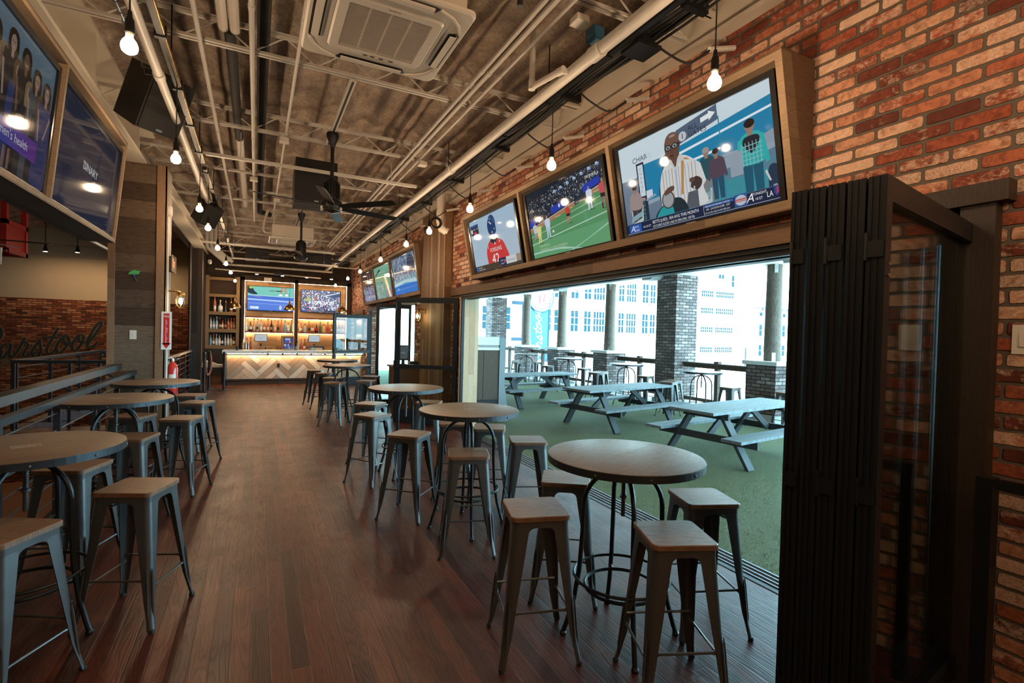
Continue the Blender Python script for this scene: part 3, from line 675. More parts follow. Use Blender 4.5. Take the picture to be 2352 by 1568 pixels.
# ------------------------------------------------------------------ glazed leaves
def leaf(t,x0,x1,z0,z1,st=.055,th=.045,y=0,bottom=.11,top=.09):
    b=MB(); b.box(x0,x0+st,y,y+th,z0,z1); b.box(x1-st,x1,y,y+th,z0,z1); b.box(x0+st,x1-st,y,y+th,z1-top,z1); b.box(x0+st,x1-st,y,y+th,z0,z0+bottom)
    b.box(x0+st,x0+st+.008,y+.006,y+th-.006,z0+bottom,z1-top)
    for k,q in ((.0,.22),(.42,.14),(.78,.22)):   # ridged edge profile
        b.box(x0-.005,x0,y+th*k,y+th*k+th*q,z0,z1)
    fr=b.build('frame','bronze',t,0)
    b=MB().box(x0+st,x1-st,y+th*.4,y+th*.5,z0+bottom,z1-top); b.build('glass_pane','glass',t,0); return fr
ang=atan2(.147,.85)
for k in range(5):
    lab=['folding glass door leaf nearest the camera, its pane facing the room','second leaf of the folded door stack','third leaf in the middle of the folded door stack','fourth leaf of the folded door stack','last leaf of the folded door stack, beside the open doorway'][k]
    t=thing('folding_door_leaf',lab,'door',(2.005-.012*k,1.012+.066*k,.006),ang,'folded door leaves at the right')
    leaf(t,0,1.26,0.012,HD-.01,st=.052,th=.059)
    for z in ((.3,1.15,2.05) if k%2==0 else ()):
        b=MB(); dz=.05*(k%2)
        b.box(-.012,-.004,.004,.055,z-.045+dz,z+.015+dz); b.cyl((-.012,.058 if k<4 else .05,z-.055+dz),(-.012,.058 if k<4 else .05,z+.045+dz),.006,n=8)
        b.build('hinge','black_metal',t)
    if k==0:
        b=MB(); b.lathe([(.0,0),(.007,.002),(.007,.006),(0,.008)],(.02,-.002,1.94),10,M=Matrix.Rotation(pi/2,3,'X')); b.lathe([(.0,0),(.007,.002),(.007,.006),(0,.008)],(.02,-.002,1.98),10,M=Matrix.Rotation(pi/2,3,'X')); b.build('lock_screws','steel_bright',t)
# single glass door with push bar, open into the room
def glass_door(name,label,hinge,free,H=2.30,bar=1.03):
    hx,hy=hinge; fx,fy=free; L=math.hypot(fx-hx,fy-hy)
    t=thing(name,label,'door',(fx,fy,.006),atan2(hy-fy,hx-fx)); leaf(t,0,L,0,H,st=.085,th=.05,bottom=.24,top=.10)
    b=MB(); b.box(.07,L-.02,-.075,-.035,bar-.035,bar+.035); b.box(.02,.09,-.08,0,bar-.06,bar+.10); b.box(L-.07,L-.03,-.06,0,bar-.03,bar+.03); b.box(.62*L,.625*L,-.078,-.034,bar-.036,bar+.036); b.build('push_bar','black_metal',t,0)
    b=MB(); b.box(.01,.05,-.03,0,.15,2.15); b.cyl((.03,-.03,2.06),(.03,-.03,2.22),.018); b.build('vertical_rod','black_metal',t,0)
    return t
glass_door('glass_door','open glass door with black push bar behind the third bar table',(3.22,8.50),(2.30,9.32),2.31,1.05)
glass_door('glass_door','open glass door with black push bar at the right end of the bar',(3.20,16.15),(2.07,15.95),2.15,1.02)
for i,(x,y,a) in enumerate(((2.43,11.55,.03),(2.46,11.66,.03))):
    t=thing('folding_door_leaf',['dark framed folded door leaf seen behind the glass door, front one of two','dark framed folded door leaf seen behind the glass door, rear one of two'][i],'door',(x,y,.006),a,'folded leaves of the far doorway'); leaf(t,0,.8,.01,2.30,st=.05)
# ------------------------------------------------------------------ host counter with tablet
t=thing('host_counter','small counter with brown front behind the open glass door','counter',(3.0,11.02,0))
b=MB(); b.box(-.34,.22,-.22,.25,0,.91); b.build('body','header_wood',t,0)
b=MB(); b.box(-.38,.24,-.26,.28,.91,.945); b.build('counter_top','shelf_wood',t,0)
t=thing('tablet_terminal','tilted tablet cash terminal on a stand seen through the glass door','tablet',(2.90,10.98,.945),-.45); t.scale=(1.25,1.25,1.25)
b=MB(); b.lathe([(0,0),(.09,0),(.09,.012),(.03,.03),(.025,.10)]); b.build('base','tablet_dark',t)
Mt=Matrix.Translation((0,0,.22))@Matrix.Rotation(R(-25),4,'X')
b=MB(); b.box(-.10,.10,-.012,.012,-.14,.14,rot=Mt); b.build('body','tablet_dark',t,0)
b=MB(); b.box(-.085,.085,-.015,-.012,-.12,.12,rot=Mt,col=(.16,.20,.22)); b.box(-.04,.04,-.016,-.015,-.02,0,rot=Mt,col=(.4,.45,.45)); b.build('screen','screen_dim',t,0)
t=thing('menu_tray','small tray of rolled menus and wooden sticks beside the tablet','tray',(3.12,10.92,.945))
b=MB(); b.box(-.10,.10,-.07,.07,0,.008); b.box(-.10,-.092,-.07,.07,0,.09); b.box(.092,.10,-.07,.07,0,.09); b.box(-.10,.10,-.07,-.062,0,.09); b.box(-.10,.10,.062,.07,0,.09); b.build('tray','tablet_dark',t,0)
for k in range(7): MB().tube([(-.07+.01*k,0,.01),(.03+.03*k,random.uniform(-.04,.04),.24-.01*k)],.006,6).build('stick','crate_wood',t)
b=MB(); b.box(.02,.10,-.0,.05,.09,.27); b.build('card','paper',t,0)
# ------------------------------------------------------------------ pipes, conduits and trays under the ceiling
def pipe(name,label,pts,r,mat,cat='pipe',group=None,couplings=(),n=12):
    b=MB(); b.tube(pts,r,n)
    for p,q in couplings: b.cyl(p,q,r*1.22,n=n)
    o=b.build(name,mat); return tag(o,label,cat,group)
PX,PZ=2.26,3.84
pipe('sprinkler_pipe','thick cream sprinkler pipe running the length of the room on the right side',[(PX,-2.8,PZ),(PX,19.6,PZ)],.048,'white_paint',couplings=[((PX,y,PZ),(PX,y+.12,PZ)) for y in (3.1,6.3,9.5,12.7,15.9)])
pipe('sprinkler_pipe','short cream branch pipe with elbows beside the thick right pipe',[(2.10,3.88,4.42),(2.10,3.88,PZ+.02),(2.105,3.85,PZ),(2.17,3.52,PZ),(2.25,3.50,PZ)],.026,'white_paint',couplings=[((2.10,3.88,PZ-.02),(2.10,3.88,PZ+.06)),((2.165,3.56,PZ),(2.18,3.49,PZ))])
pipe('sprinkler_pipe','cream pipe across the ceiling in front of the bar wall',[(-.95,18.0,3.62),(PX,18.0,3.62),(PX,18.0,4.3)],.032,'white_paint')
LX,LZ=-.77,3.82
pipe('sprinkler_pipe','cream pipe running along the left side of the ceiling, ending in an upward elbow',[(LX,-2.8,LZ),(LX,10.1,LZ),(LX+.02,10.3,LZ+.06),(LX+.06,10.35,LZ+.60)],.036,'white_paint',couplings=[((LX,y,LZ),(LX,y+.1,LZ)) for y in (1.8,5.2,8.6)])
for i,(x,r,y0,y1) in enumerate(((-.47,.020,-2.8,14.0),(-.07,.022,-2.8,13.2),(.30,.016,3.9,12.5),(1.86,.021,-2.8,16),(1.93,.024,-2.8,16),(2.05,.016,2.0,17))):
    z=4.16
    pipe('ceiling_conduit','thin cream ceiling conduit running towards the bar, %s from the left'%ORD[i],[(x,y0,z),(x,y1,z)],r,'white_paint','conduit','long ceiling conduits',couplings=[((x,y,z),(x,y+.06,z)) for y in (4.4,7.4,10.4)],n=8)
pipe('refrigerant_pipe','black insulated pipe hung high along the ceiling',[(.02,-2.8,4.34),(.02,7,4.34),(.03,13.0,4.34),(.25,13.2,4.34)],.055,'insulation_black')
b=MB(); 
for x in (-.30,-.21): b.tube([(x,-2.8,4.34),(x,5.2,4.34)],.042,10)
b.tube([(-.245,8.1,4.35),(-.245,12.5,4.35)],.05,10)
o=b.build('line_set_cover','white_plastic'); tag(o,'pair of white line set covers high on the left of the ceiling','pipe')
pipe('refrigerant_pipe','short dark section of pipe showing between the white line covers',[(-.25,5.2,4.34),(-.25,8.1,4.34)],.05,'insulation_black')
for i,(y,z) in enumerate(((7.75,3.93),(14.6,3.75),(16.2,3.60))):
    b=MB(); x0,x1=[(-.62,2.2),(-1.25,1.9),(-1.0,2.2)][i]
    b.box(x0,x1,y-.02,y+.02,z,z+.041)
    for k in range(28): 
        xx=x0+.05+(x1-x0-.1)*k/28; b.box(xx,xx+.05,y-.0215,y-.0202,z+.014,z+.024,col=(.2,.17,.13))
    for x in (x0+.4,x1-.4): b.cyl((x,y,z+.04),(x,y,4.42),.005,n=5)
    o=b.build('strut_channel','white_paint',smooth=0); tag(o,'cream slotted strut channel hung across the ceiling, '+['nearest, in front of the black speaker','further, under the ceiling before the bar','closest to the bar wall'][i],'strut')
for i,(x,y,z) in enumerate(((.285,7.17,4.13),(2.17,3.27,4.13),(.31,10.6,4.13),(2.10,7.12,4.13),(-.07,9.3,4.13))):
    b=MB(); b.box(x-.053,x+.053,y-.053,y+.053,z-.045,z+.0); b.box(x-.057,x+.057,y-.057,y+.057,z-.05,z-.045); b.lathe([(.006,-.006),(0,-.008)],(x+.04,y+.04,z-.048),6); b.lathe([(.006,-.006),(0,-.008)],(x-.04,y-.04,z-.048),6)
    o=b.build('junction_box','white_plastic',smooth=0); tag(o,'cream square junction box on the ceiling conduits, %s of five from the camera'%['third','first','fifth','second','fourth'][i],'electrical box','ceiling junction boxes')
b=MB(); b.box(2.27,2.37,3.22,3.33,4.0,4.09); b.box(2.28,2.36,3.23,3.32,3.99,4.0)
o=b.build('detector_box','sign_blue'); tag(o,'small blue grey box hanging under the ceiling next to the thick right pipe','electrical box')
b=MB(); b.lathe([(.0,0),(.02,.0),(.022,.3),(.01,.36)],(1.52,3.0,3.86),12); o=b.build('rod_antenna','black_paint'); tag(o,'small black antenna hanging at the top edge of the photo','antenna')
# black raceways that carry the bulb pendants
def raceway(name,label,x,z,y0,y1,clips=24):
    t=thing(name,label,'raceway',(0,0,0)); b=MB(); b.box(x-.022,x+.022,y0,y1,z-.02,z+.02); b.build('channel','black_metal',t,0)
    b=MB(); 
    for k in range(clips):
        y=y0+(y1-y0)*(k+.5)/clips; b.box(x-.03,x+.03,y,y+.03,z-.03,z+.05)
    b.build('clips','black_metal',t,0)
    for k in range(8): MB().cyl((x,y0+(y1-y0)*(k+.5)/8,z),(x,y0+(y1-y0)*(k+.5)/8,4.42),.006,n=6).build('hanger','black_metal',t,0)
raceway('lamp_raceway','black raceway on the right carrying the hanging bulbs beside the thick pipe',2.42,3.90,-2.8,19.4)
t=thing('lamp_raceway','dark raceway on the left with a gold lit channel carrying the hanging bulbs','raceway',(0,0,0))
for y0,y1 in ((-2.8,8.0),(8.3,18.6)):
    b=MB(); b.box(-.70,-.655,y0,y1,3.88,3.93); b.build('channel','black_metal',t,0); b=MB(); b.box(-.654,-.648,y0,y1,3.885,3.925); b.build('gold_channel','brass',t,0)
b=MB()
for k in range(22): b.box(-.72,-.64,-2+k*.95,-1.96+k*.95,3.87,3.96)
b.build('clips','black_metal',t,0)
for k in range(9): MB().cyl((-.68,-2+k*2.4,3.93),(-.68,-2+k*2.4,4.42),.006,n=6).build('hanger','black_metal',t,0)
# cable bundle in a ladder next to the beam
t=thing('cable_bundle','thick bundle of black cables sagging along the right raceway','cable',(0,0,0))
for k in range(14):
    ph=random.uniform(0,6); ox=random.uniform(-.07,.07); oz=random.uniform(-.03,.05); P=[]
    for j in range(90):
        y=-2.8+j*.25; sag=.03*abs(sin(y*pi/2.0+ .3)); P.append((2.60+ox+.02*sin(y*1.3+ph),y,3.98+oz-sag+.012*sin(y*2.1+ph)))
    MB().tube(P,.011,6).build('cable','rubber',t)
for k in range(12):
    y=1.0+k*1.5; MB().box(2.50,2.70,y,y+.05,3.90,4.07).build('cable_tie','black_metal',t,0)
b=MB(); b.box(2.44,2.66,2.9,3.1,3.84,3.87); b.box(2.5,2.6,2.92,3.08,3.87,3.92); o=b.build('transformer_plate','black_metal',smooth=0); tag(o,'flat black plate under the cable bundle near the middle television','electrical box')
for i,Y in enumerate((1.9,2.75,3.7,4.75,5.9,7.2,8.6,10.2,12.0)):
    t=thing('wall_cable','','cable',(0,0,0),0,'cables looping to the wall above the televisions'); t['label']='black cable looping from the bundle into a wall stub conduit, %s from the camera'%ORD[i]
    b=MB(); b.tube(crom([(2.62,Y+.25,3.97),(2.72,Y+.18,3.86),(2.84,Y+.08,3.76),(2.92,Y+.02,3.80),(2.95,Y,3.84)][:4],5)+[(3.0,Y-.0,3.86)],.009,6); b.build('cable','rubber',t)
    b=MB(); b.tube([(2.99,Y,3.86),(W-.02,Y-.02,3.93)],.021,8); b.build('stub_conduit','white_paint',t)
# ladder tray on the left
t=thing('cable_ladder','narrow wire cable ladder running over the left speaker','cable tray',(0,0,0))
for x in (-.98,-.88): MB().tube([(x,2.2,4.12),(x,9.5,4.12)],.006,6).build('side_wire','steel_bright',t)
for k in range(48): MB().tube([(-.98,2.3+k*.15,4.12),(-.98,2.3+k*.15,4.07),(-.88,2.3+k*.15,4.07),(-.88,2.3+k*.15,4.12)],.004,4).build('rung','steel_bright',t)
# ------------------------------------------------------------------ air conditioner cassettes
def cassette(x,y,z,label):
    t=thing('ceiling_air_conditioner',label,'air conditioner',(x,y,z),0,'ceiling cassette air conditioners'); s=.475
    b=MB(); P=rrect(s,s,.05,5); Q=rrect(s-.012,s-.012,.05,5)
    m=len(P); vs=[(a,c,.03) for a,c in P]+[(a,c,.012) for a,c in P]+[(a,c,.0) for a,c in Q]
    # panel as a ring with an opening
    I=rrect(.325,.325,.05,5); vs+=[(a,c,.0) for a,c in I]+[(a,c,.03) for a,c in I]
    b.add(vs,[(j*m+(k+1)%m,j*m+k,(j+1)*m+k,(j+1)*m+(k+1)%m) for j in range(4) for k in range(m)]); b.build('panel','white_plastic',t,30)
    b=MB(); P=rrect(.325,.325,.05,5); Q=rrect(.31,.31,.05,5); I=rrect(.255,.255,.01,5); vs=[(a,c,.004) for a,c in P]+[(a,c,-.012) for a,c in Q]+[(a,c,-.012) for a,c in I]+[(a,c,.02) for a,c in I]
    b.add(vs,[(j*m+(k+1)%m,j*m+k,(j+1)*m+k,(j+1)*m+(k+1)%m) for j in range(3) for k in range(m)])
    gf=b.build('grille_frame','white_plastic',t,30)
    b=MB()
    for k in range(44): c=-.252+k*.0117; b.box(-.255,.255,c,c+.0024,-.010,-.007)
    for k in range(3): c=-.127+k*.127; b.box(c-.003,c+.003,-.255,.255,-.008,.010)
    b.build('grille','white_plastic',t,0)
    b=MB().box(-.26,.26,-.26,.26,.012,.02); b.build('filter','dark_grille',t,0)
    for q in range(4):
        M=Matrix.Rotation(q*pi/2,4,'Z'); 
        b=MB(); P=[(-.25,-.43),(-.22,-.445),(.22,-.445),(.25,-.43),(.22,-.372),(-.22,-.372)]
        vs=[M@V((a,c,-.0015)) for a,c in P]; b.add(vs,[(0,1,2,3,4,5)]); b.build('air_slot','tablet_dark',t,0)
        b=MB(); b.box(-.215,.215,-.425,-.385,-.016,-.010,rot=M@Matrix.Translation((0,0,0))@Matrix.Rotation(R(0),4,'X')); b.box(-.215,.215,-.430,-.425,-.012,-.003,rot=M); b.build('louvre','white_plastic',t,0)
        b=MB(); c=.40; b.tube([M@V((.25,-.43,-.004)),M@V((.34,-.39,-.004)),M@V((.40,-.33,-.004)),M@V((.435,-.25,-.004))],.010,6); b.build('corner_groove','white_plastic',t)
    b=MB(); b.box(-.42,.42,-.42,.42,.03,.30); b.build('casing','cream_steel',t,0)
    b=MB(); 
    for i,cx in enumerate((-.08,-.03,.03,.10)): b.box(cx,cx+.03,.285,.30,-.014,-.0125)
    b.build('indicator_panel','dark_grille',t,0)
    b=MB(); vs,fs=text_mesh('DAIKIN',.022,0); b.add([(-x+.04,y-.30,-.0135) for x,y,z in vs],[f[::-1] for f in fs]); b.build('maker_lettering','tablet_dark',t,0)
    for a in (-.38,.38):
        for c in (-.38,.38): MB().cyl((a,c,.3),(a,c,4.43-z),.007,n=6).build('hanger_rod','white_paint',t)
    MB().tube(crom([(-.42,.1,.18),(-.56,.1,.2),(-.58,.1,.36),(-.50,.1,.7)]),.03,8).build('drain_pipe','white_plastic',t)
    return t
cassette(.72,3.40,3.65,'large white ceiling cassette air conditioner at the top of the photo')
cassette(.70,12.6,3.65,'small looking far ceiling cassette air conditioner above the far fan')
# ------------------------------------------------------------------ fans
def fan(x,y,z,label,rot):
    t=thing('ceiling_fan',label,'ceiling fan',(x,y,z),R(rot),'black ceiling fans')
    b=MB().lathe([(.0,.98),(.075,.98),(.078,.94),(.05,.87),(.025,.80)],n=24); b.build('canopy','black_metal',t)
    b=MB().cyl((0,0,.38),(0,0,.86),.023,n=14); b.build('downrod','black_metal',t)
    b=MB().lathe([(.0,.42),(.035,.41),(.085,.37),(.09,.36),(.09,.14),(.08,.13)],n=28)
    for k in range(20):
        a=2*pi*k/20; b.box(.088,.102,-.004,.004,.15,.34,rot=Matrix.Rotation(a,4,'Z'))
    b.build('motor_housing','black_metal',t)
    b=MB().lathe([(.08,.13),(.125,.12),(.135,.10),(.135,.04),(.12,.0),(.09,-.012),(.05,-.012),(.045,.01),(0,.012)],n=32); b.build('hub','black_metal',t)
    b=MB().ring((0,0,.0),.118,.006,32,6); b.build('hub_ring','steel_bright',t)
    for k in range(6):
        a=2*pi*k/6+ .0; b=MB(); M=Matrix.Rotation(a,4,'Z')@Matrix.Rotation(R(-16),4,'X'); L=.92
        P=[(.12,.02),(.16,.045),(.30,.062),(.7,.066),(L-.03,.055),(L,.03),(L,-.03),(L-.03,-.05),(.7,-.05),(.30,-.05),(.16,-.035),(.12,-.02)]
        b.prism(P,.055,.063,M=M); b.build('blade','black_paint',t,0)
    return t
for y0,y1 in ((5.27,7.26),(11.4,13.4)):
    t=thing('fan_strut','cream channel with a black slot carrying the %s ceiling fan'%('near' if y0<6 else 'far'),'strut',(.83,y0,4.2)); MB().box(-.03,.03,0,y1-y0,-.02,.02).build('channel','white_paint',t,0); MB().box(-.012,.012,.02,y1-y0-.02,-.022,-.0201).build('slot','rubber',t,0)
fan(.83,6.8,3.20,'near black ceiling fan with finned motor hanging on a long rod',14)
fan(.83,11.7,3.17,'far black ceiling fan hanging below the small air conditioner',20)
b=MB()
t=thing('ceiling_fan','dark ceiling fan in the left room seen under the televisions','ceiling fan',(-3.55,9.6,2.80),.05,'left room fans')
MB().lathe([(0,0),(.12,.0),(.14,.06),(.06,.16),(.03,.2),(.03,1.7)]).build('motor_housing','black_metal',t)
for k in range(5):
    b=MB(); b.prism([(.1,-.05),(.85,-.06),(.9,0),(.85,.06),(.1,.05)],.03,.04,M=Matrix.Rotation(2*pi*k/5,4,'Z')@Matrix.Rotation(R(12),4,'X')); b.build('blade','black_paint',t,0)
# ------------------------------------------------------------------ speakers
def speaker(name,label,loc,rot,d,hang=()):
    t=thing(name,label,'speaker',loc); t.rotation_euler=rot; w,dp,h=d
    b=MB(); b.box(-w/2,w/2,-dp/2+.02,dp/2,-h/2,h/2); b.build('cabinet','speaker_black',t,0)
    b=MB(); b.box(-w/2+.015,w/2-.015,-dp/2,-dp/2+.02,-h/2+.015,h/2-.015)
    n=int(h/.022)
    for k in range(n): b.box(-w/2+.02,w/2-.02,-dp/2-.004,-dp/2,-h/2+.02+k*.022,-h/2+.03+k*.022)
    b.build('grille','insulation_black',t,0)
    b=MB(); b.box(-.03,.03,-dp/2-.006,-dp/2-.004,-h/2+.03,-h/2+.05); b.build('badge','aluminium',t,0)
    return t
t=speaker('hanging_subwoofer','large black speaker box hung behind the near ceiling fan',(.77,8.3,3.80),(0,0,0),(.60,.50,.50))
b=MB(); b.box(-.29,.29,-.25,.25,.27,.40); b.build('upper_bracket','black_metal',t,0)
for x in (-.15,.15): MB().box(x-.015,x+.015,-.02,.02,.40,.62).build('strut','steel_bright',t,0)
speaker('tilted_speaker','black tilted speaker hung by the left ceiling pipe, above the dark blue television',(-.95,6.30,3.98),(R(30),R(0),R(42)),(.42,.40,.56))
speaker('tilted_speaker','black tilted speaker above the left bulbs, beyond the plank column',(-.80,10.55,3.70),(R(30),R(10),R(35)),(.32,.30,.38))
speaker('hanging_subwoofer','black speaker box hung in front of the bar wall, left one',(0,16.9,3.85),(0,0,0),(.62,.4,.36))
speaker('hanging_subwoofer','black speaker box hung in front of the bar wall, behind the far fan',(1.6,16.9,3.85),(0,0,0),(.95,.4,.36))
for x,z in ((0,3.85),(1.6,3.85)):
    pass
# ------------------------------------------------------------------ bulb pendants
def pendant(label,group):
    t=thing('bulb_pendant',label,'pendant light',(0,0,0),0,group)
    b=MB(); b.tube([(0,0,.68),(0,0,.15)],.0048,6); b.build('cord','rubber',t)
    b=MB(); b.lathe([(.0,.20),(.010,.195),(.014,.16),(.022,.145),(.024,.075),(.020,.07)],n=14); b.build('socket','black_metal',t)
    b=MB(); b.lathe([(.018,.078),(.019,.055),(.022,.044)],n=14); b.build('bulb_neck','white_plastic',t)
    b=MB(); b.lathe([(.022,.044),(.031,.032),(.039,.012),(.040,-.004),(.034,-.022),(.020,-.034),(0,-.039)],n=16); b.build('bulb','bulb_glow',t)
    return t
p0=None
RB=[(2.38,2.144),(2.32,3.88),(2.30,5.75),(2.30,7.37),(2.31,8.71),(2.35,10.92),(2.38,13.47),(2.40,15.56),(2.42,18.3)]
LB=[(-.637,3.42),(-.672,5.50),(-.674,7.66),(-.681,9.07),(-.683,11.29),(-.669,13.99),(-.653,16.15),(-.642,19.0)]
RN=['over the big right television with the man','over the football television','over the left edge of the hockey television','before the wood pilaster','over the near end of the far televisions','over the middle far television','at the far end of the far televisions','near the bar television','closest to the bar wall']
LN=['at the top left, biggest of the left row','by the edge of the plank column','below the left pipe beyond the column','fourth from the camera in front of the tilted speaker','fifth from the camera','sixth from the camera','seventh from the camera','closest to the bar wall']
for row,names,g,side in ((RB,RN,'glowing bulbs of the right row','right'),(LB,LN,'glowing bulbs of the left row','left')):
    for (x,y),nm in zip(row,names):
        if p0 is None: p0=pendant('',g); s=p0
        else: s=copy_tree(p0)
        s.location=(x,y,3.2); s['label']='bare glowing bulb pendant, %s row, %s'%(side,nm); s['group']=g
for x,y in ((2.4,.3),(2.4,-1.4),(-.64,1.5),(-.64,-.4),(.9,-1.2),(2.0,-.6),(1.6,-2.2)):  # outer ones continue the two rows; those between are added fill for the foreground
    s=copy_tree(p0); s.location=(x,y,3.2); s['label']='unseen glowing bulb behind the camera, continuing a row or added as fill light'; s['group']='bulbs behind the camera'
# brass domes over the bar
def dome(x,label):
    t=thing('dome_pendant',label,'pendant light',(x,16.95,2.24),0,'brass dome pendants over the bar')
    b=MB(); b.lathe([(.160,0),(.163,.012),(.150,.075),(.110,.135),(.055,.170),(.030,.20),(.022,.27),(.008,.30)],n=28); b.lathe([(.022,.265),(.050,.168),(.105,.13),(.145,.072),(.157,.006),(.160,0)],n=28); b.build('shade','brass',t)
    MB().cyl((0,0,.30),(0,0,1.45),.004,n=6).build('cord','rubber',t)
    MB().lathe([(0,.07),(.03,.06),(.04,.03),(.03,0),(0,-.01)],n=12).build('bulb','spot_glow',t)
dome(-.57,'brass dome pendant at the left end of the bar'); dome(.91,'brass dome pendant in the middle of the bar'); dome(2.45,'brass dome pendant at the right end of the bar')
def track_light(x,y,z,label,group=None):
    t=thing('track_light',label,'spotlight',(x,y,z),0,group); 
    b=MB(); b.lathe([(.055,0),(.055,.06),(.035,.12),(.03,.2)],n=16); b.build('housing','black_metal',t)
    MB().cyl((0,0,.2),(0,0,.9),.012,n=8).build('stem','black_metal',t)
    MB().lathe([(0,-.003),(.048,-.001)],n=16).build('lens','spot_glow',t)
    return t
for i,x in enumerate((.0,.78,1.56,2.37)): track_light(x,19.0,3.47,'small black spotlight above the bar back wall, %s from the left'%ORD[i])
for x in (-3.0,-3.4,-3.8): track_light(x,19.3,3.74,'unseen spotlight added behind the plank column to brighten the left room wall','added unseen spotlights of the left room')  # extra spotlights out of view, added to wash the left room wall
track_light(-4.77,19.3,3.78,'small glowing spotlight in the left room, nearer the column'); track_light(-5.50,19.3,3.74,'small glowing spotlight in the left room under the fan blade')
pipe('conduit_rail','pale pipe crossing in front of the bar wall under the spotlights',[(-1.2,18.9,3.55),(2.0,18.9,3.47)],.022,'white_paint')
pipe('wall_conduit','cream conduit bent along the top of the brick wall by the bar',[(2.2,17.2,3.7),(2.9,17.2,3.7),(3.15,17.0,3.85),(3.15,16.8,4.3)],.02,'white_paint','conduit')
pipe('white_duct','white insulated duct bending down at the top of the wood pilaster',[(3.03,9.02,4.42),(3.03,9.02,3.74),(3.05,9.00,3.62),(3.16,8.94,3.55)],.08,'white_plastic','duct')
b=MB(); b.lathe([(.05,0),(.05,.05),(.03,.08)],n=16); b.lathe([(0,-.045),(.03,-.035),(.043,0)],n=16); o=b.build('security_camera','speaker_black'); o.location=(2.93,9.6,3.66); tag(o,'small dark dome camera by the top of the wood pilaster','camera')
b=MB(); b.lathe([(.05,0),(.05,.05),(.03,.08)],n=16); b.lathe([(0,-.045),(.03,-.035),(.043,0)],n=16); o=b.build('security_camera','white_plastic'); o.location=(-1.15,16.0,3.42); tag(o,'white dome camera near the top of the dark timber wall left of the bar','camera')
b=MB(); b.box(-.13,.13,-.1,.1,0,.08); b.cyl((.05,-.1,.04),(.05,-.13,.04),.03); b.cyl((0,0,.08),(0,0,.5),.012); o=b.build('projector','black_metal',smooth=0); o.location=(.62,18.2,3.42); tag(o,'small black projector hung above the bar between the brass pendants','projector')
for i,(a,c) in enumerate(((-1.18,0),(-1.08,.0),(-.98,0))):
    pipe('duct_pipe','fat cream pipe bending by the dark timber post, %s from the left'%ORD[i],[(a,15.4,4.42),(a,15.4,3.82),(a+.03,15.35,3.72),(a+.4,15.3,3.40)],.045,'white_paint','pipe','fat pipes by the timber wall')
# left room: red framed screen box and hanging white pipe
t=thing('red_frame_box','red steel frame with a dark panel hanging in the left room','frame',(-4.55,12,0))
b=MB()
for k in range(4): b.ring((2.86,8.75+.01*k,3.66),.10-.008*k,.009,20,5,M=Matrix.Rotation(pi/2,3,'X'))
o=b.build('cable_coil','rubber'); tag(o,'coil of black cable hanging by the white duct at the wood pilaster','cable')
b=MB()
for z in (2.95,3.45): b.box(-1.5,.62,-.05,.05,z-.04,z+.04); b.box(-1.5,.62,.8,.9,z-.04,z+.04)
for x in (-1.5,.0,.58): b.box(x-.04,x+.04,-.05,.05,2.95,4.6); b.box(x-.04,x+.04,.8,.9,2.95,4.6)
for z in (2.95,3.45): b.box(.54,.62,0,.9,z-.04,z+.04)
b.build('frame','red_paint',t,0)
MB().box(.06,.52,-.01,.02,3.0,3.42).build('panel','tv_black',t,0); MB().box(.585,.60,.05,.85,2.99,3.41).build('side_plate','red_paint',t,0); MB().box(-1.5,.0,.02,.04,2.99,3.41).build('back_plate','red_paint',t,0)
pipe('hanging_pipe','white pipe loop hanging under the red frame in the left room',[(-4.25,11.5,3.0),(-4.25,11.5,2.76),(-3.85,11.5,2.66),(-3.85,11.5,2.93)],.022,'white_paint')
pipe('sprinkler_pipe','white pipe slanting in view under the left televisions',[(-2.35,2.0,3.0),(-2.35,14.0,3.0)],.025,'white_paint')
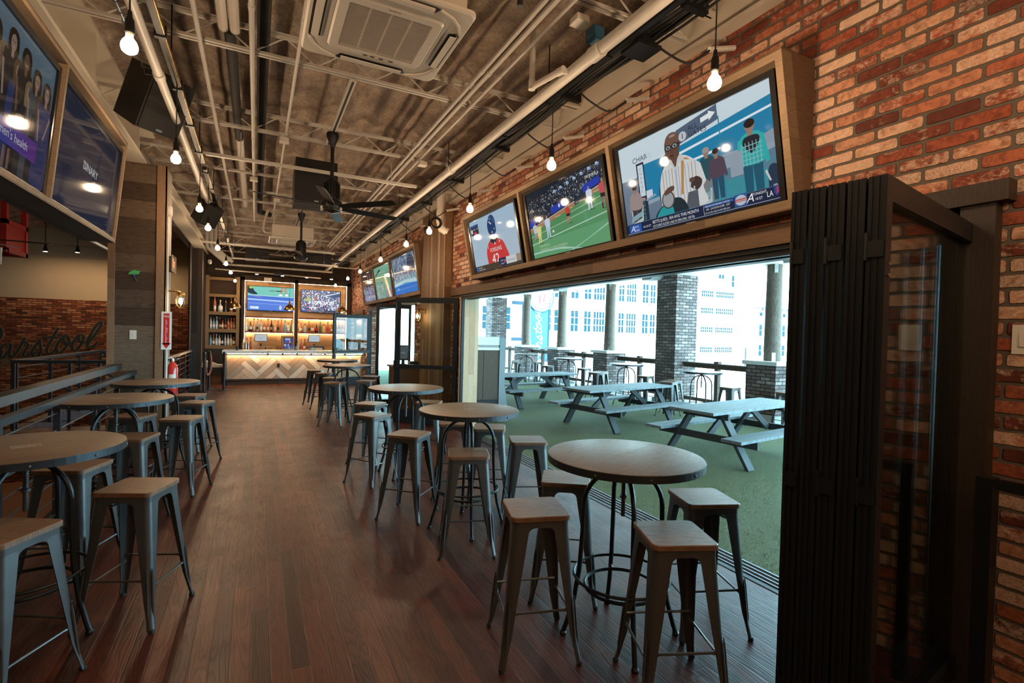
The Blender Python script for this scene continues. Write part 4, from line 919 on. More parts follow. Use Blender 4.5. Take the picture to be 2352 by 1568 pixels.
# ------------------------------------------------------------------ pictures on the screens
class Pic:
    def __init__(s,w,h): s.w=w;s.h=h;s.b=MB();s.k=0;s.u=16;s.v=9
    def _p(s,u,v): return (-s.w/2+s.w*u/16, -.00006*s.k, -s.h/2+s.h*v/9)
    def poly(s,pts,col,same=False):
        if not same: s.k+=1
        pts=[(min(max(u,0),16),min(max(v,0),9)) for u,v in pts]
        s.b.add([s._p(u,v) for u,v in pts],[tuple(range(len(pts)))],col); return s
    def rect(s,u0,v0,u1,v1,col,same=False): return s.poly([(u0,v0),(u1,v0),(u1,v1),(u0,v1)],col,same)
    def ell(s,u,v,a,c,col,n=18,rot=0,same=False):
        return s.poly([(u+a*cos(t)*cos(rot)-c*sin(t)*sin(rot),v+a*cos(t)*sin(rot)+c*sin(t)*cos(rot)) for t in [2*pi*k/n for k in range(n)]],col,same)
    def blob(s,pts,col): return s.poly(crom(pts+[pts[0]],4)[:-1],col)
    def text(s,t,u,v,size,col,shear=0,sx=1):
        s.k+=1; vs,fs=text_mesh(t,size,0); s.b.add([s._p(u+x*sx+shear*y,v+y) for x,y,z in vs],fs,col); return s
    def grad(s,u0,v0,u1,v1,c0,c1,n=12,vert=True):
        s.k+=1
        for i in range(n):
            a=i/n;b=(i+1)/n;c=tuple(p+(q-p)*(i+.5)/n for p,q in zip(c0,c1))
            if vert: s.rect(u0,v0+(v1-v0)*a,u1,v0+(v1-v0)*b,c,True)
            else: s.rect(u0+(u1-u0)*a,v0,u0+(u1-u0)*b,v1,c,True)
        return s
    def crowd(s,u0,v0,u1,v1,n,cols,sz=.16,top=None):
        rnd=random.Random(n)
        for i in range(n):
            if i%60==0: s.k+=1
            u=rnd.uniform(u0,u1);v=rnd.uniform(v0,top(u) if top else v1); a=sz*rnd.uniform(.5,1.2)
            s.poly([(u-a*.6,v-a),(u+a*.6,v-a),(u+a*.5,v+a),(u-a*.5,v+a)],cols[rnd.randrange(len(cols))],True)
        return s
def person(p,u,v,h,shirt,pants,skin,hair,face=True,back=False):
    w=h*.15
    p.poly([(u-w*.8,v),(u-w*.15,v),(u,v+h*.45),(u-w*.9,v+h*.48)],pants); p.poly([(u+w*.15,v),(u+w*.8,v),(u+w*.9,v+h*.48),(u,v+h*.45)],pants)
    p.blob([(u-w,v+h*.44),(u+w,v+h*.44),(u+w*1.1,v+h*.72),(u+w*.6,v+h*.83),(u-w*.6,v+h*.83),(u-w*1.1,v+h*.72)],shirt)
    p.poly([(u-w*1.5,v+h*.42),(u-w*1.15,v+h*.40),(u-w*.8,v+h*.78),(u-w*1.15,v+h*.78)],shirt); p.poly([(u+w*1.5,v+h*.42),(u+w*1.15,v+h*.40),(u+w*.8,v+h*.78),(u+w*1.15,v+h*.78)],shirt)
    p.rect(u-w*.25,v+h*.8,u+w*.25,v+h*.88,skin); p.ell(u,v+h*.92,w*.45,h*.075,skin); p.ell(u,v+h*.95,w*.48,h*.055,hair)
# man at the airport
def pic_man(w,h):
    p=Pic(w,h); Wt=(.62,.74,.80); Bl=(.012,.22,.42); Tl=(.03,.26,.32)
    p.rect(0,0,16,9,(.10,.22,.30)); p.rect(0,4.2,16,9,Wt); p.rect(0,0,16,2.6,(.05,.28,.34)); p.grad(0,0,5.2,5.6,(.12,.17,.25),(.18,.25,.34))
    p.poly([(3.2,2.6),(16,4.0),(16,5.0),(3.2,6.4)],(.30,.38,.46))
    p.poly([(3.0,3.0),(6.6,3.2),(6.6,6.6),(3.0,6.6)],Bl); p.poly([(7.4,5.0),(16,4.6),(16,7.9),(7.4,6.9)],Bl); p.poly([(7.4,6.15),(16,7.0),(16,7.18),(7.4,6.38)],(.75,.85,.9)); p.poly([(7.4,5.1),(11.6,5.3),(11.6,5.5),(7.4,5.3)],(.75,.85,.9)); p.poly([(11.6,4.4),(16,5.4),(16,4.4)],(.28,.34,.42))
    p.rect(11.5,0,11.6,8,(.02,.25,.40))
    p.poly([(7.3,7.0),(11.5,7.75),(11.5,9),(7.3,8.35)],(.09,.13,.20)); p.ell(7.95,7.62,.42,.42,(.55,.58,.62)); p.poly([(7.9,7.4),(8.0,7.4),(8.0,7.85),(7.9,7.85)],(.1,.13,.2)); p.text('ALL',8.55,7.85,.62,(.02,.03,.05)); p.text('GATES',8.55,7.32,.62,(.02,.03,.05))
    p.poly([(9.9,8.05),(10.7,8.15),(10.7,7.95),(11.35,8.4),(10.7,8.75),(10.7,8.55),(9.9,8.45)],(.8,.85,.88))
    # charge column
    p.rect(2.1,6.9,3.6,7.6,(.62,.72,.78)); p.text('CHAR',1.75,7.05,.72,(.03,.06,.10)); p.text('GE',3.35,7.05,.72,(.5,.6,.68)); p.rect(2.15,.6,3.15,6.9,(.02,.03,.05)); p.rect(2.3,3.6,3.0,6.7,(.60,.72,.80))
    for i,c in enumerate('CHARGE'): p.text(c,2.5,6.1-i*.42,.42,(.2,.3,.4)); p.text(c,2.5,2.9-i*.40,.42,(.1,.35,.5))
    p.rect(3.1,3.2,3.9,4.0,(.6,.7,.78)); p.poly([(3.0,3.0),(4.3,3.3),(4.2,3.5),(3.0,3.2)],(.3,.35,.4))
    p.rect(.85,1.9,1.0,2.4,(.5,.5,.5))
    person(p,1.6,.6,4.3,(.34,.27,.26),(.05,.04,.05),(.32,.2,.15),(.02,.01,.01))
    p.poly([(1.7,3.2),(2.9,3.1),(2.9,3.4),(1.8,3.6)],(.34,.27,.26))
    # dark plant and figure behind the man
    p.blob([(4.8,2.2),(6.4,2.4),(6.6,5),(6.2,6.6),(5.6,6.4),(5.2,4.6),(4.7,3.6)],(.02,.05,.09)); p.rect(6.1,4.8,6.3,6.0,(.1,.6,.65))
    # background people
    person(p,10.1,1.2,4.7,(.02,.09,.11),(.20,.21,.22),(.3,.2,.15),(.34,.30,.28)); person(p,11.0,1.3,4.2,(.09,.06,.09),(.02,.08,.14),(.3,.2,.15),(.02,.01,.01))
    person(p,14.1,.6,6.1,(.03,.42,.42),(.015,.10,.16),(.32,.2,.15),(.02,.01,.01)); p.blob([(13.4,4.9),(14.1,4.1),(14.8,4.9),(14.6,5.4),(13.6,5.4)],(.02,.02,.03))
    for i in range(6): p.rect(13.3+i*.3,3.2,13.36+i*.3,5.0,(.25,.5,.5))
    for i in range(5): p.rect(13.2,3.3+i*.35,15.0,3.36+i*.35,(.25,.5,.5))
    p.rect(12.2,2.7,13.3,4.6,(.30,.36,.44)); p.blob([(15.2,.8),(16,.8),(16,2.6),(15.3,2.6)],(.02,.04,.08)); p.poly([(15.0,2.4),(15.3,1.6),(15.45,1.6),(15.15,2.5)],(.6,.6,.6))
    # benches
    for u in (.5,8.4):
        p.poly([(u,.7),(u+1.9,1.2),(u+2.0,2.4),(u+1.8,2.4),(u+1.7,1.5),(u,1.0)],(.45,.55,.58)); p.poly([(u+.2,1.2),(u+1.8,1.7),(u+1.9,2.2),(u+.4,1.8)],(.25,.40,.44))
    # the man : striped shirt, glasses
    Sh=(.66,.68,.68); Sk=(.13,.065,.045)
    p.blob([(4.9,1.6),(9.6,1.2),(9.6,2.6),(9.3,4.6),(8.7,5.5),(7.6,6.1),(6.3,6.0),(5.4,5.3),(4.9,3.8)],Sh)
    p.poly([(8.8,5.4),(9.5,4.8),(9.9,3.2),(9.3,2.5),(8.2,2.6),(8.0,3.4),(8.6,3.5)],Sh)
    for i in range(11):
        u=5.3+i*.36; p.poly([(u,1.6),(u+.06,1.6),(u+.12,5.2),(u+.05,5.2)],(.30,.36,.42) if i%3 else (.42,.24,.10))
    p.poly([(7.2,2.6),(7.5,2.6),(7.9,5.6),(8.5,5.4),(8.2,5.7),(7.6,5.8)],(.50,.27,.10)); p.rect(6.75,1.8,6.98,5.4,(.42,.48,.55))
    p.poly([(6.3,6.1),(7.5,6.1),(6.9,4.9)],Sk); p.poly([(6.35,5.7),(7.45,5.7),(7.5,6.8),(6.3,6.8)],Sk)
    p.blob([(6.15,5.3),(6.5,5.6),(6.8,4.9),(7.4,5.6),(7.9,5.5),(7.6,6.2),(7.2,5.9),(6.9,5.2),(6.5,6.0),(6.2,6.0)],(.58,.60,.60))
    p.ell(6.75,7.15,.85,1.22,Sk); p.ell(6.85,7.75,.78,.62,(.17,.09,.065)); p.ell(7.55,7.1,.12,.25,(.10,.05,.035)); p.ell(6.9,8.05,.35,.12,(.34,.25,.21))
    for u in (6.32,7.08): p.ell(u,7.12,.36,.27,(.004,.004,.006)); p.ell(u,7.12,.28,.20,(.22,.26,.28)); p.ell(u,7.10,.08,.08,(.01,.01,.01)); 
    p.rect(6.6,7.1,6.8,7.18,(.004,.004,.006)); p.rect(7.4,7.15,7.65,7.22,(.004,.004,.006)); p.poly([(6.6,7.05),(6.78,6.6),(6.55,6.6)],(.09,.045,.03)); p.ell(6.62,6.33,.26,.09,(.055,.02,.02)); p.ell(6.62,6.1,.32,.10,(.09,.045,.03))
    p.blob([(8.3,3.0),(8.9,2.6),(9.4,2.9),(9.5,3.4),(9.0,3.8),(8.5,3.6)],(.06,.04,.04)); p.ell(8.5,3.6,.28,.22,Sk); p.poly([(8.55,1.0),(8.7,1.0),(8.75,3.0),(8.6,3.0)],(.5,.5,.5))
    p.poly([(7.6,1.2),(9.0,1.1),(9.0,2.6),(8.0,2.6)],(.10,.11,.13))
    # teal bag
    p.blob([(3.6,.4),(7.6,.4),(7.8,1.4),(7.2,2.3),(6.2,2.5),(5.2,2.2),(4.2,1.5)],(.015,.03,.04)); p.blob([(3.7,.5),(5.9,.4),(6.2,1.6),(5.5,2.1),(4.6,1.7)],(.02,.33,.35)); p.ell(5.7,2.5,.75,.85,(.05,.07,.08)); p.ell(5.7,2.5,.62,.72,(.34,.36,.37)); p.blob([(5.4,2.9),(6.4,3.2),(6.5,3.6),(5.9,3.6),(5.4,3.3)],Sk)
    # ticker
    p.rect(0,0,16,1.12,(.012,.02,.055)); p.rect(0,1.08,16,1.12,(.12,.16,.25)); p.rect(0,.12,16,.15,(.6,.65,.7)); p.rect(.35,.2,2.0,1.0,(.02,.10,.42)); p.text('A',.5,.30,.9,(.75,.8,.85),.25); p.text('ATL',1.1,.64,.32,(.8,.8,.8)); p.text('LAD',1.1,.27,.32,(.8,.8,.8)); p.text('10:10 ET',2.2,.45,.30,(.7,.7,.7))
    p.text('BETTS (LAD): .454 AVG THIS MONTH',3.5,.64,.42,(.85,.85,.85),sx=.78); p.text('ICE ICHIRO SUZUKI (.463) IN 2004 (MIN. 100 PA)',3.5,.24,.36,(.7,.7,.7),sx=.64)
    p.rect(9.35,.2,9.38,1.0,(.6,.6,.6)); p.rect(9.45,.80,12.2,1.02,(.03,.12,.40)); p.text('MLB.COM TOP PROSPECT WATCH',9.5,.84,.19,(.8,.8,.8),sx=.8); p.text('#55 - JACKSON JOBE - DET',9.6,.56,.24,(.7,.7,.7),sx=.8); p.text('6 IP, 6 H, ER, 0 BB, 9 K ON WED (A+)',9.45,.26,.22,(.7,.7,.7),sx=.68)
    p.rect(12.3,.2,13.4,1.2,(.03,.10,.34)); p.ell(12.85,.7,.5,.42,(.5,.55,.6)); p.rect(12.35,.58,13.35,.82,(.45,.08,.10)); p.text('SHOWCASE',12.42,.62,.17,(.8,.8,.8))
    p.text('A',13.3,.35,.95,(.85,.85,.85),.3); p.text('TONIGHT',13.85,.78,.30,(.85,.85,.85),sx=.85); p.text('10 ET',14.05,.38,.30,(.85,.85,.85),sx=.85)
    p.text('LA',14.98,.40,.62,(.85,.85,.85),sx=.7); p.poly([(15.55,1.05),(15.95,1.05),(15.95,.6),(15.75,.35),(15.55,.6)],(.02,.06,.3)); p.poly([(15.75,1.0),(15.92,1.0),(15.92,.62),(15.75,.42)],(.5,.04,.05)); p.text('MLB',15.57,1.12,.2,(.8,.8,.8),sx=.8)
    return p
def pic_soccer(w,h):
    p=Pic(w,h); G=(.10,.30,.13); p.rect(0,0,16,9,(.012,.020,.032)); p.poly([(0,0),(16,0),(16,6.1),(0,3.6)],G); p.poly([(0,0),(16,0),(16,2.5),(0,2.0)],(.13,.36,.17)); p.poly([(0,3.6),(16,6.1),(16,5.0),(0,2.8)],(.085,.27,.11))
    top=lambda u:8.4
    rnd=random.Random(3)
    for i in range(900):
        if i%90==0: p.k+=1
        u=rnd.uniform(0,15.9); base=4.4+u*.16; v=rnd.uniform(base,min(9,base+3.2)); a=rnd.uniform(.04,.09); c=rnd.choice([(.20,.24,.28),(.03,.035,.05),(.10,.12,.15),(.42,.45,.48),(.06,.05,.06),(.14,.10,.09),(.02,.03,.06)])
        p.poly([(u-a,v-a),(u+a,v-a),(u+a,v+a*1.3),(u-a,v+a*1.3)],c,True)
    p.poly([(0,3.6),(16,6.1),(16,6.55),(0,4.1)],(.40,.20,.10)); p.poly([(0,4.1),(16,6.55),(16,6.65),(0,4.2)],(.5,.5,.5))
    for u0,u1 in ((0,1.6),(5.4,8.6),(12.2,15.2)): p.poly([(u0,4.35+u0*.155),(u1,4.35+u1*.155),(u1,5.2+u1*.155),(u0,5.2+u0*.155)],(.02,.05,.42))
    p.ell(7.3,5.95,.16,.24,(.8,.8,.9)); p.poly([(10.4,5.25),(13.0,5.65),(13.0,6.2),(10.4,5.8)],(.015,.03,.05)); p.text('MATCH DAY',10.6,5.42,.30,(.6,.65,.65),sx=.8)
    for i in range(6): p.rect(.9+i*2.6,3.85+i*.40,2.1+i*2.6,4.0+i*.40,(.55,.35,.22))
    for a,b,c,d in ((0,3.0,16,4.55),(9.5,4.6,16,5.3)): p.poly([(a,b),(c,d),(c,d+.07),(a,b+.07)],(.45,.62,.5))
    p.poly([(0,1.9),(16,3.3),(16,3.42),(0,2.02)],(.5,.68,.58)); p.poly([(0,.55),(3,.62),(6,.55),(10.5,0),(11.0,0),(7,.75),(3,.85),(0,.8)],(.38,.62,.5)); p.poly([(8.4,0),(16,2.0),(16,2.2),(9.0,0)],(.35,.58,.45))
    def pl(u,v,h,sh,pa,so): 
        p.poly([(u-h*.13,v),(u-h*.05,v),(u-.0,v+h*.45),(u-h*.13,v+h*.48)],so); p.poly([(u+h*.05,v+.1),(u+h*.14,v+.1),(u+h*.13,v+h*.48),(u,v+h*.45)],so); p.blob([(u-h*.15,v+h*.38),(u+h*.15,v+h*.38),(u+h*.13,v+h*.55),(u-h*.13,v+h*.55)],pa); p.blob([(u-h*.16,v+h*.52),(u+h*.16,v+h*.52),(u+h*.19,v+h*.8),(u,v+h*.87),(u-h*.19,v+h*.8)],sh); p.ell(u,v+h*.93,h*.06,h*.07,(.35,.22,.15)); p.ell(u+.3,v-.02,h*.2,.06,(.04,.13,.05))
    pl(1.2,2.6,2.3,(.5,.6,.75),(.5,.6,.75),(.4,.3,.3)); pl(2.1,1.9,2.7,(.72,.68,.25),(.72,.68,.25),(.72,.68,.25)); p.poly([(1.4,4.0),(2.9,4.05),(2.9,4.2),(1.4,4.25)],(.72,.68,.25))
    pl(4.3,2.3,3.0,(.55,.66,.85),(.5,.6,.75),(.5,.6,.75)); pl(8.9,3.4,2.3,(.55,.06,.05),(.02,.02,.02),(.45,.2,.15)); pl(13.2,4.1,2.7,(.62,.68,.8),(.6,.66,.78),(.6,.66,.78)); pl(15.6,3.8,3.3,(.55,.09,.11),(.02,.02,.02),(.25,.15,.12)); p.rect(15.2,3.8,15.4,4.4,(.02,.02,.02)); p.rect(15.8,3.9,16,4.5,(.02,.02,.02))
    p.ell(5.4,3.0,.17,.17,(.9,.9,.9)); p.text('[ DRUMMING ]',1.7,1.35,.42,(.55,.62,.40),sx=.9); p.text('[ CHANTING ] >> AND A POWERFUL',1.7,.85,.42,(.55,.62,.40),sx=.9)
    for i in range(7): p.rect(6.5+i*1.4,7.7+i*.16,7.1+i*1.4,7.95+i*.16,(.25,.4,.65)); p.rect(6.5+i*1.4,7.95+i*.16,6.9+i*1.4,8.05+i*.16,(.7,.75,.8))
    p.text('CBS SPORTS',12.8,7.75,.42,(.85,.85,.85),sx=.9); p.ell(12.4,7.2,.2,.2,(.15,.22,.35))
    return p
def pic_hockey(w,h):
    p=Pic(w,h); p.grad(0,0,16,9,(.45,.55,.65),(.36,.52,.66)); Rd=(.62,.05,.05); Nv=(.012,.05,.16)
    p.blob([(5.2,.6),(5.0,2.4),(5.4,3.7),(6.6,4.7),(8.0,5.0),(9.4,4.8),(11.0,4.1),(11.8,2.9),(12.4,1.6),(12.0,.8),(11.2,.9),(10.8,.5)],Rd)
    p.poly([(5.2,.9),(6.8,.4),(6.8,.55),(5.3,1.1)],(.6,.5,.3)); p.poly([(7.3,4.2),(7.3,5.3),(9.2,5.5),(9.2,4.4)],(.42,.28,.24)); p.blob([(6.9,4.6),(8.0,4.1),(9.3,4.5),(9.4,4.9),(8.2,4.75),(7.2,5.0)],(.015,.015,.03))
    p.blob([(6.9,5.6),(7.3,5.0),(7.5,6.0),(7.2,6.2)],(.5,.33,.28))
    p.blob([(6.6,6.4),(6.9,5.9),(7.5,5.6),(8.6,5.5),(9.3,5.9),(9.4,7.0),(9.3,8.0),(8.6,8.7),(7.7,8.7),(7.0,8.1),(6.6,7.3)],Nv); p.ell(7.8,8.2,.35,.18,(.06,.18,.36)); p.ell(8.9,7.8,.12,.4,(.05,.14,.3)); p.poly([(7.2,7.75),(8.0,7.2),(8.1,7.4),(7.3,7.95)],(.6,.65,.7)); p.text('42',8.6,6.3,.42,(.7,.75,.8)); p.ell(8.0,6.0,.14,.2,(.5,.55,.6))
    p.text('FORSLING',6.4,2.85,.92,(.80,.80,.80),sx=.95); p.text('42',6.6,.75,2.5,(.70,.58,.35),sx=1.06); p.text('42',6.7,.85,2.3,(.82,.82,.82),sx=1.08); p.text('4',9.8,4.0,.7,(.8,.8,.8)); p.text('2',5.6,3.6,.8,(.8,.8,.8)); p.poly([(8.1,3.95),(8.6,3.95),(8.35,4.4)],(.8,.8,.8))
    p.poly([(0,0),(16,0),(16,1.05),(0,1.05)],(.07,.055,.04)); p.rect(.3,.25,.9,.9,(.02,.14,.5)); p.text('HOT NEWS',1.1,.6,.3,(.8,.8,.8)); p.text('SCORES AND MORE',1.1,.25,.28,(.7,.7,.7))
    p.rect(8.8,.2,11.2,1.5,(.02,.03,.08)); p.text('TEAM 1',9.4,.95,.32,(.75,.75,.75)); p.text('TEAM 2',9.4,.45,.32,(.75,.75,.75)); p.rect(8.8,.2,9.2,.5,(.5,.03,.03)); p.ell(10.8,.9,.25,.3,(.5,.1,.2)); p.rect(11.2,.35,14.4,1.5,(.62,.66,.68)); p.text('NHL SHOP.com',11.7,.72,.42,(.08,.1,.14),sx=.85); p.rect(14.4,.4,16,1.5,(.35,.28,.2))
    p.rect(.2,6.6,3.3,8.3,(.03,.03,.05)); p.rect(.2,7.9,3.3,8.3,(.03,.08,.25)); p.ell(.7,7.3,.32,.4,(.75,.75,.75)); p.rect(1.3,6.7,2.5,7.1,(.45,.03,.08)); p.text('FLA 2',1.3,7.4,.4,(.8,.8,.8)); p.text('OT',2.6,7.4,.4,(.8,.8,.8))
    return p
def pic_crowd(w,h,seed,base,cols,foot=None,extra=None,n=700,sz=.28):
    p=Pic(w,h); p.rect(0,0,16,9,base); p.crowd(.2,.2,15.8,8.8,n+seed,cols,sz)
    if extra: extra(p)
    return p
def pic_stand(w,h):
    def ex(p): p.ell(13.0,6.6,2.4,2.0,(.05,.06,.10)); p.poly([(0,0),(16,0),(16,2.1),(8,2.5),(0,1.9)],(.03,.16,.50)); p.poly([(0,1.9),(8,2.5),(16,2.1),(16,2.9),(8,3.3),(0,2.7)],(.45,.60,.66)); [p.rect(u,2.7,u+.12,4.4,(.55,.6,.65)) for u in [1.0+k*.95 for k in range(15)]]; p.text('LIVE',2,1.0,.8,(.6,.7,.8))
    return pic_crowd(w,h,1,(.10,.16,.26),[(.35,.45,.55),(.05,.09,.18),(.5,.58,.62),(.12,.22,.36),(.24,.34,.44),(.4,.38,.36)],extra=ex)
def pic_green(w,h):
    p=Pic(w,h); p.rect(0,0,16,9,(.15,.36,.25)); p.poly([(0,5.5),(16,7.5),(16,9),(0,9)],(.18,.42,.30)); p.poly([(.6,6.4),(6.4,7.8),(6.4,8.4),(.6,7.0)],(.03,.035,.03)); p.text('NEXT',1.0,6.75,.5,(.5,.5,.4),0,1); p.poly([(0,6.9),(16,8.2),(16,8.25),(0,6.95)],(.4,.6,.5)); p.rect(11,5.4,13.4,6.1,(.03,.13,.25)); p.text('SCORE',11.2,5.6,.4,(.5,.6,.6))
    p.crowd(0,.3,5,3.6,150,[(.3,.35,.4),(.06,.08,.12),(.5,.52,.52),(.1,.2,.35)],.2); person(p,6.8,.2,4.4,(.35,.42,.30),(.3,.25,.18),(.3,.2,.15),(.05,.03,.02)); person(p,11.2,.2,4.8,(.25,.32,.28),(.12,.14,.2),(.3,.2,.15),(.05,.03,.02)); p.poly([(9,.1),(16,.1),(16,3.2),(12,2.4)],(.10,.20,.30)); p.crowd(10,.3,15.8,2.4,80,[(.3,.1,.1),(.06,.08,.22),(.5,.52,.52)],.18)
    return p
def pic_dark(w,h):
    def ex(p):
        p.rect(0,4.4,16,9,(.05,.03,.03)); [p.poly([(2+k*1.7,3.6),(2.9+k*1.7,3.6),(3.1+k*1.7,8.6),(2.2+k*1.7,8.6)],c) for k,c in enumerate([(.10,.02,.02),(.14,.09,.08),(.03,.02,.02),(.18,.10,.09),(.05,.03,.03),(.16,.13,.13),(.12,.03,.03),(.03,.02,.02)])]; [p.text(c,.8,7.7-i*1.0,.8,(.20,.28,.36)) for i,c in enumerate('SUNDAY')]; p.rect(4,5.9,7,6.05,(.75,.65,.5))
    return pic_crowd(w,h,2,(.10,.12,.20),[(.5,.5,.55),(.08,.12,.35),(.6,.6,.62),(.2,.28,.5),(.4,.12,.12),(.05,.05,.1)],extra=ex,n=600,sz=.22)
def pic_women(w,h):
    p=Pic(w,h); p.grad(0,0,16,9,(.03,.035,.045),(.14,.22,.29),14)
    rnd=random.Random(5); us=[1.2,2.4,3.6,4.8,6.0,7.1,8.2,9.2,10.1,11.0,11.8,12.6,13.4,14.2,14.9]
    for i,u in enumerate(us):
        v=7.6-.12*max(0,i-6)+rnd.uniform(-.4,.3)-(1.1 if i%2 else 0); c=[(.012,.012,.016),(.02,.02,.03),(.05,.07,.09),(.012,.014,.02),(.02,.04,.15)][i%5] if i!=2 else (.30,.34,.36)
        p.blob([(u-1.1,0.2),(u+1.1,.2),(u+.95,v-1.2),(u+.45,v-.8),(u-.45,v-.8),(u-.95,v-1.2)],c); sk=[(.30,.20,.15),(.16,.09,.06),(.34,.23,.18)][i%3]
        p.blob([(u-.55,v-.9),(u+.55,v-.9),(u+.62,v+.25),(u+.3,v+.75),(u-.3,v+.75),(u-.62,v+.25)],[(.015,.01,.008),(.10,.06,.03),(.02,.012,.01),(.22,.15,.08)][i%4])
        p.rect(u-.16,v-.95,u+.16,v-.4,sk); p.ell(u,v-.05,.34,.52,sk); p.rect(u-.2,v+.02,u-.06,v+.08,(.03,.02,.02)); p.rect(u+.06,v+.02,u+.2,v+.08,(.03,.02,.02)); p.ell(u,v-.28,.14,.05,(.45,.35,.33))
        if i%2==0: p.poly([(u-1.05,v-1.4),(u-.8,v-1.4),(u-.5,v-3.4),(u-.7,v-3.5)],sk); p.poly([(u+.2,v-3.2),(u+.9,v-1.5),(u+.75,v-1.3),(u+.05,v-3.1)],sk)
        else: p.ell(u-.3,v-3.0,.25,.22,sk)
    for u in (10.2,10.8,4.2,4.7): p.rect(u,0.1,u+.3,1.4,(.20,.12,.09))
    p.rect(0,1.55,13.6,2.95,(.03,.09,.40)); p.grad(9.0,1.55,14.4,2.95,(.05,.08,.42),(.14,.03,.30),8,False); p.text("in women's health",7.9,2.0,.80,(.80,.82,.86),sx=.90)
    return p
def pic_binary(w,h):
    p=Pic(w,h); p.grad(0,0,16,9,(.020,.030,.075),(.010,.022,.055),14); [p.text('BINARY',6.1+q,4.2,1.05,(.78,.80,.82),sx=1.08) for q in (0,.06)]; p.rect(6.2,4.55,7.0,4.62,(.02,.03,.07)); p.text('Press to find more input',1.2,.85,.22,(.10,.22,.40)); p.text('Menu',14.0,1.1,.24,(.12,.24,.42)); p.text('Source',14.0,.8,.24,(.12,.24,.42)); return p
def pic_tennis(w,h):
    p=Pic(w,h); p.rect(0,0,16,9,(.14,.42,.36)); p.poly([(0,5.6),(16,5.3),(16,0),(0,0)],(.05,.13,.46)); p.poly([(0,5.7),(16,5.4),(16,5.28),(0,5.58)],(.6,.7,.75)); p.poly([(0,4.4),(16,3.9),(16,3.3),(0,3.8)],(.30,.42,.70)); p.rect(0,.3,16,3.3,(.07,.15,.50))
    for k in range(40): p.rect(.2+k*.4,.3,.26+k*.4,3.3,(.10,.20,.56),same=bool(k))
    p.poly([(0,2.6),(16,2.2),(16,2.3),(0,2.7)],(.3,.4,.7)); p.poly([(10.6,5.8),(12.0,5.8),(12.0,6.2),(11.5,6.5),(11.1,6.4)],(.85,.85,.85)); p.poly([(13.0,5.8),(14.0,5.8),(13.8,6.6),(13.2,6.6)],(.85,.85,.85)); p.poly([(11.4,6.3),(11.8,6.4),(12.3,9),(11.4,9)],(.42,.22,.14)); p.poly([(13.2,6.5),(13.6,6.5),(13.3,9),(12.6,9)],(.40,.20,.13))
    p.blob([(0,9),(1.6,9),(2.2,7.4),(3.4,6.2),(2.0,6.0),(.4,6.4),(0,7)],(.015,.03,.05)); p.ell(1.2,8.6,.8,.5,(.25,.42,.08)); p.blob([(1.5,5.3),(3.4,5.4),(5.0,4.9),(4.6,4.7),(2.6,5.0)],(.15,.16,.40)); p.rect(7.5,7.4,11.8,7.75,(.015,.02,.02)); p.text('BEST MOMENTS',7.7,7.45,.3,(.7,.7,.7)); p.text('OPEN',13.8,7.5,.3,(.6,.8,.8)); p.rect(.9,.5,3.8,1.4,(.55,.65,.75)); p.text('SCORE',1.3,.75,.5,(.05,.1,.3)); p.ell(11.4,1.2,.5,.9,(.35,.45,.65)); return p
def pic_sunday(w,h):
    def ex(p):
        p.ell(13.6,7.4,2.6,1.2,(.06,.09,.16)); p.poly([(9.5,6.5),(15.8,8.3),(15.8,8.7),(9.0,7.0)],(.45,.5,.6)); p.crowd(.3,1.0,15.7,3.2,160,[(.02,.03,.12),(.7,.7,.72),(.06,.10,.4),(.4,.05,.05),(.02,.02,.03)],.28)
        p.text('SUNDAY',4.2,3.2,2.1,(.92,.92,.92),sx=.98); p.poly([(2.4,3.2),(3.4,4.0),(2.4,4.9),(2.7,4.9),(3.9,4.0),(2.7,3.2)],(.92,.92,.92)); p.poly([(13.6,3.2),(12.6,4.0),(13.6,4.9),(13.3,4.9),(12.1,4.0),(13.3,3.2)],(.92,.92,.92)); p.ell(5.8,5.6,.7,.8,(.35,.12,.10)); p.ell(2.9,5.2,1.0,.9,(.35,.40,.12))
        p.rect(3.2,1.5,6.2,2.0,(.7,.72,.75)); p.text('DIVISIONAL',3.3,1.55,.4,(.02,.03,.1)); p.rect(0,.2,16,.75,(.02,.03,.07)); p.rect(.2,.2,2.6,.75,(.05,.12,.45)); p.rect(2.6,.2,3.6,.75,(.6,.05,.05)); p.text('WHO WILL WIN THE NEXT GAME',3.9,.32,.36,(.8,.8,.8)); 
    return pic_crowd(w,h,4,(.12,.14,.20),[(.75,.76,.80),(.05,.07,.20),(.6,.62,.65),(.10,.16,.45),(.45,.10,.10),(.03,.03,.05),(.82,.82,.84)],extra=ex,n=800,sz=.24)
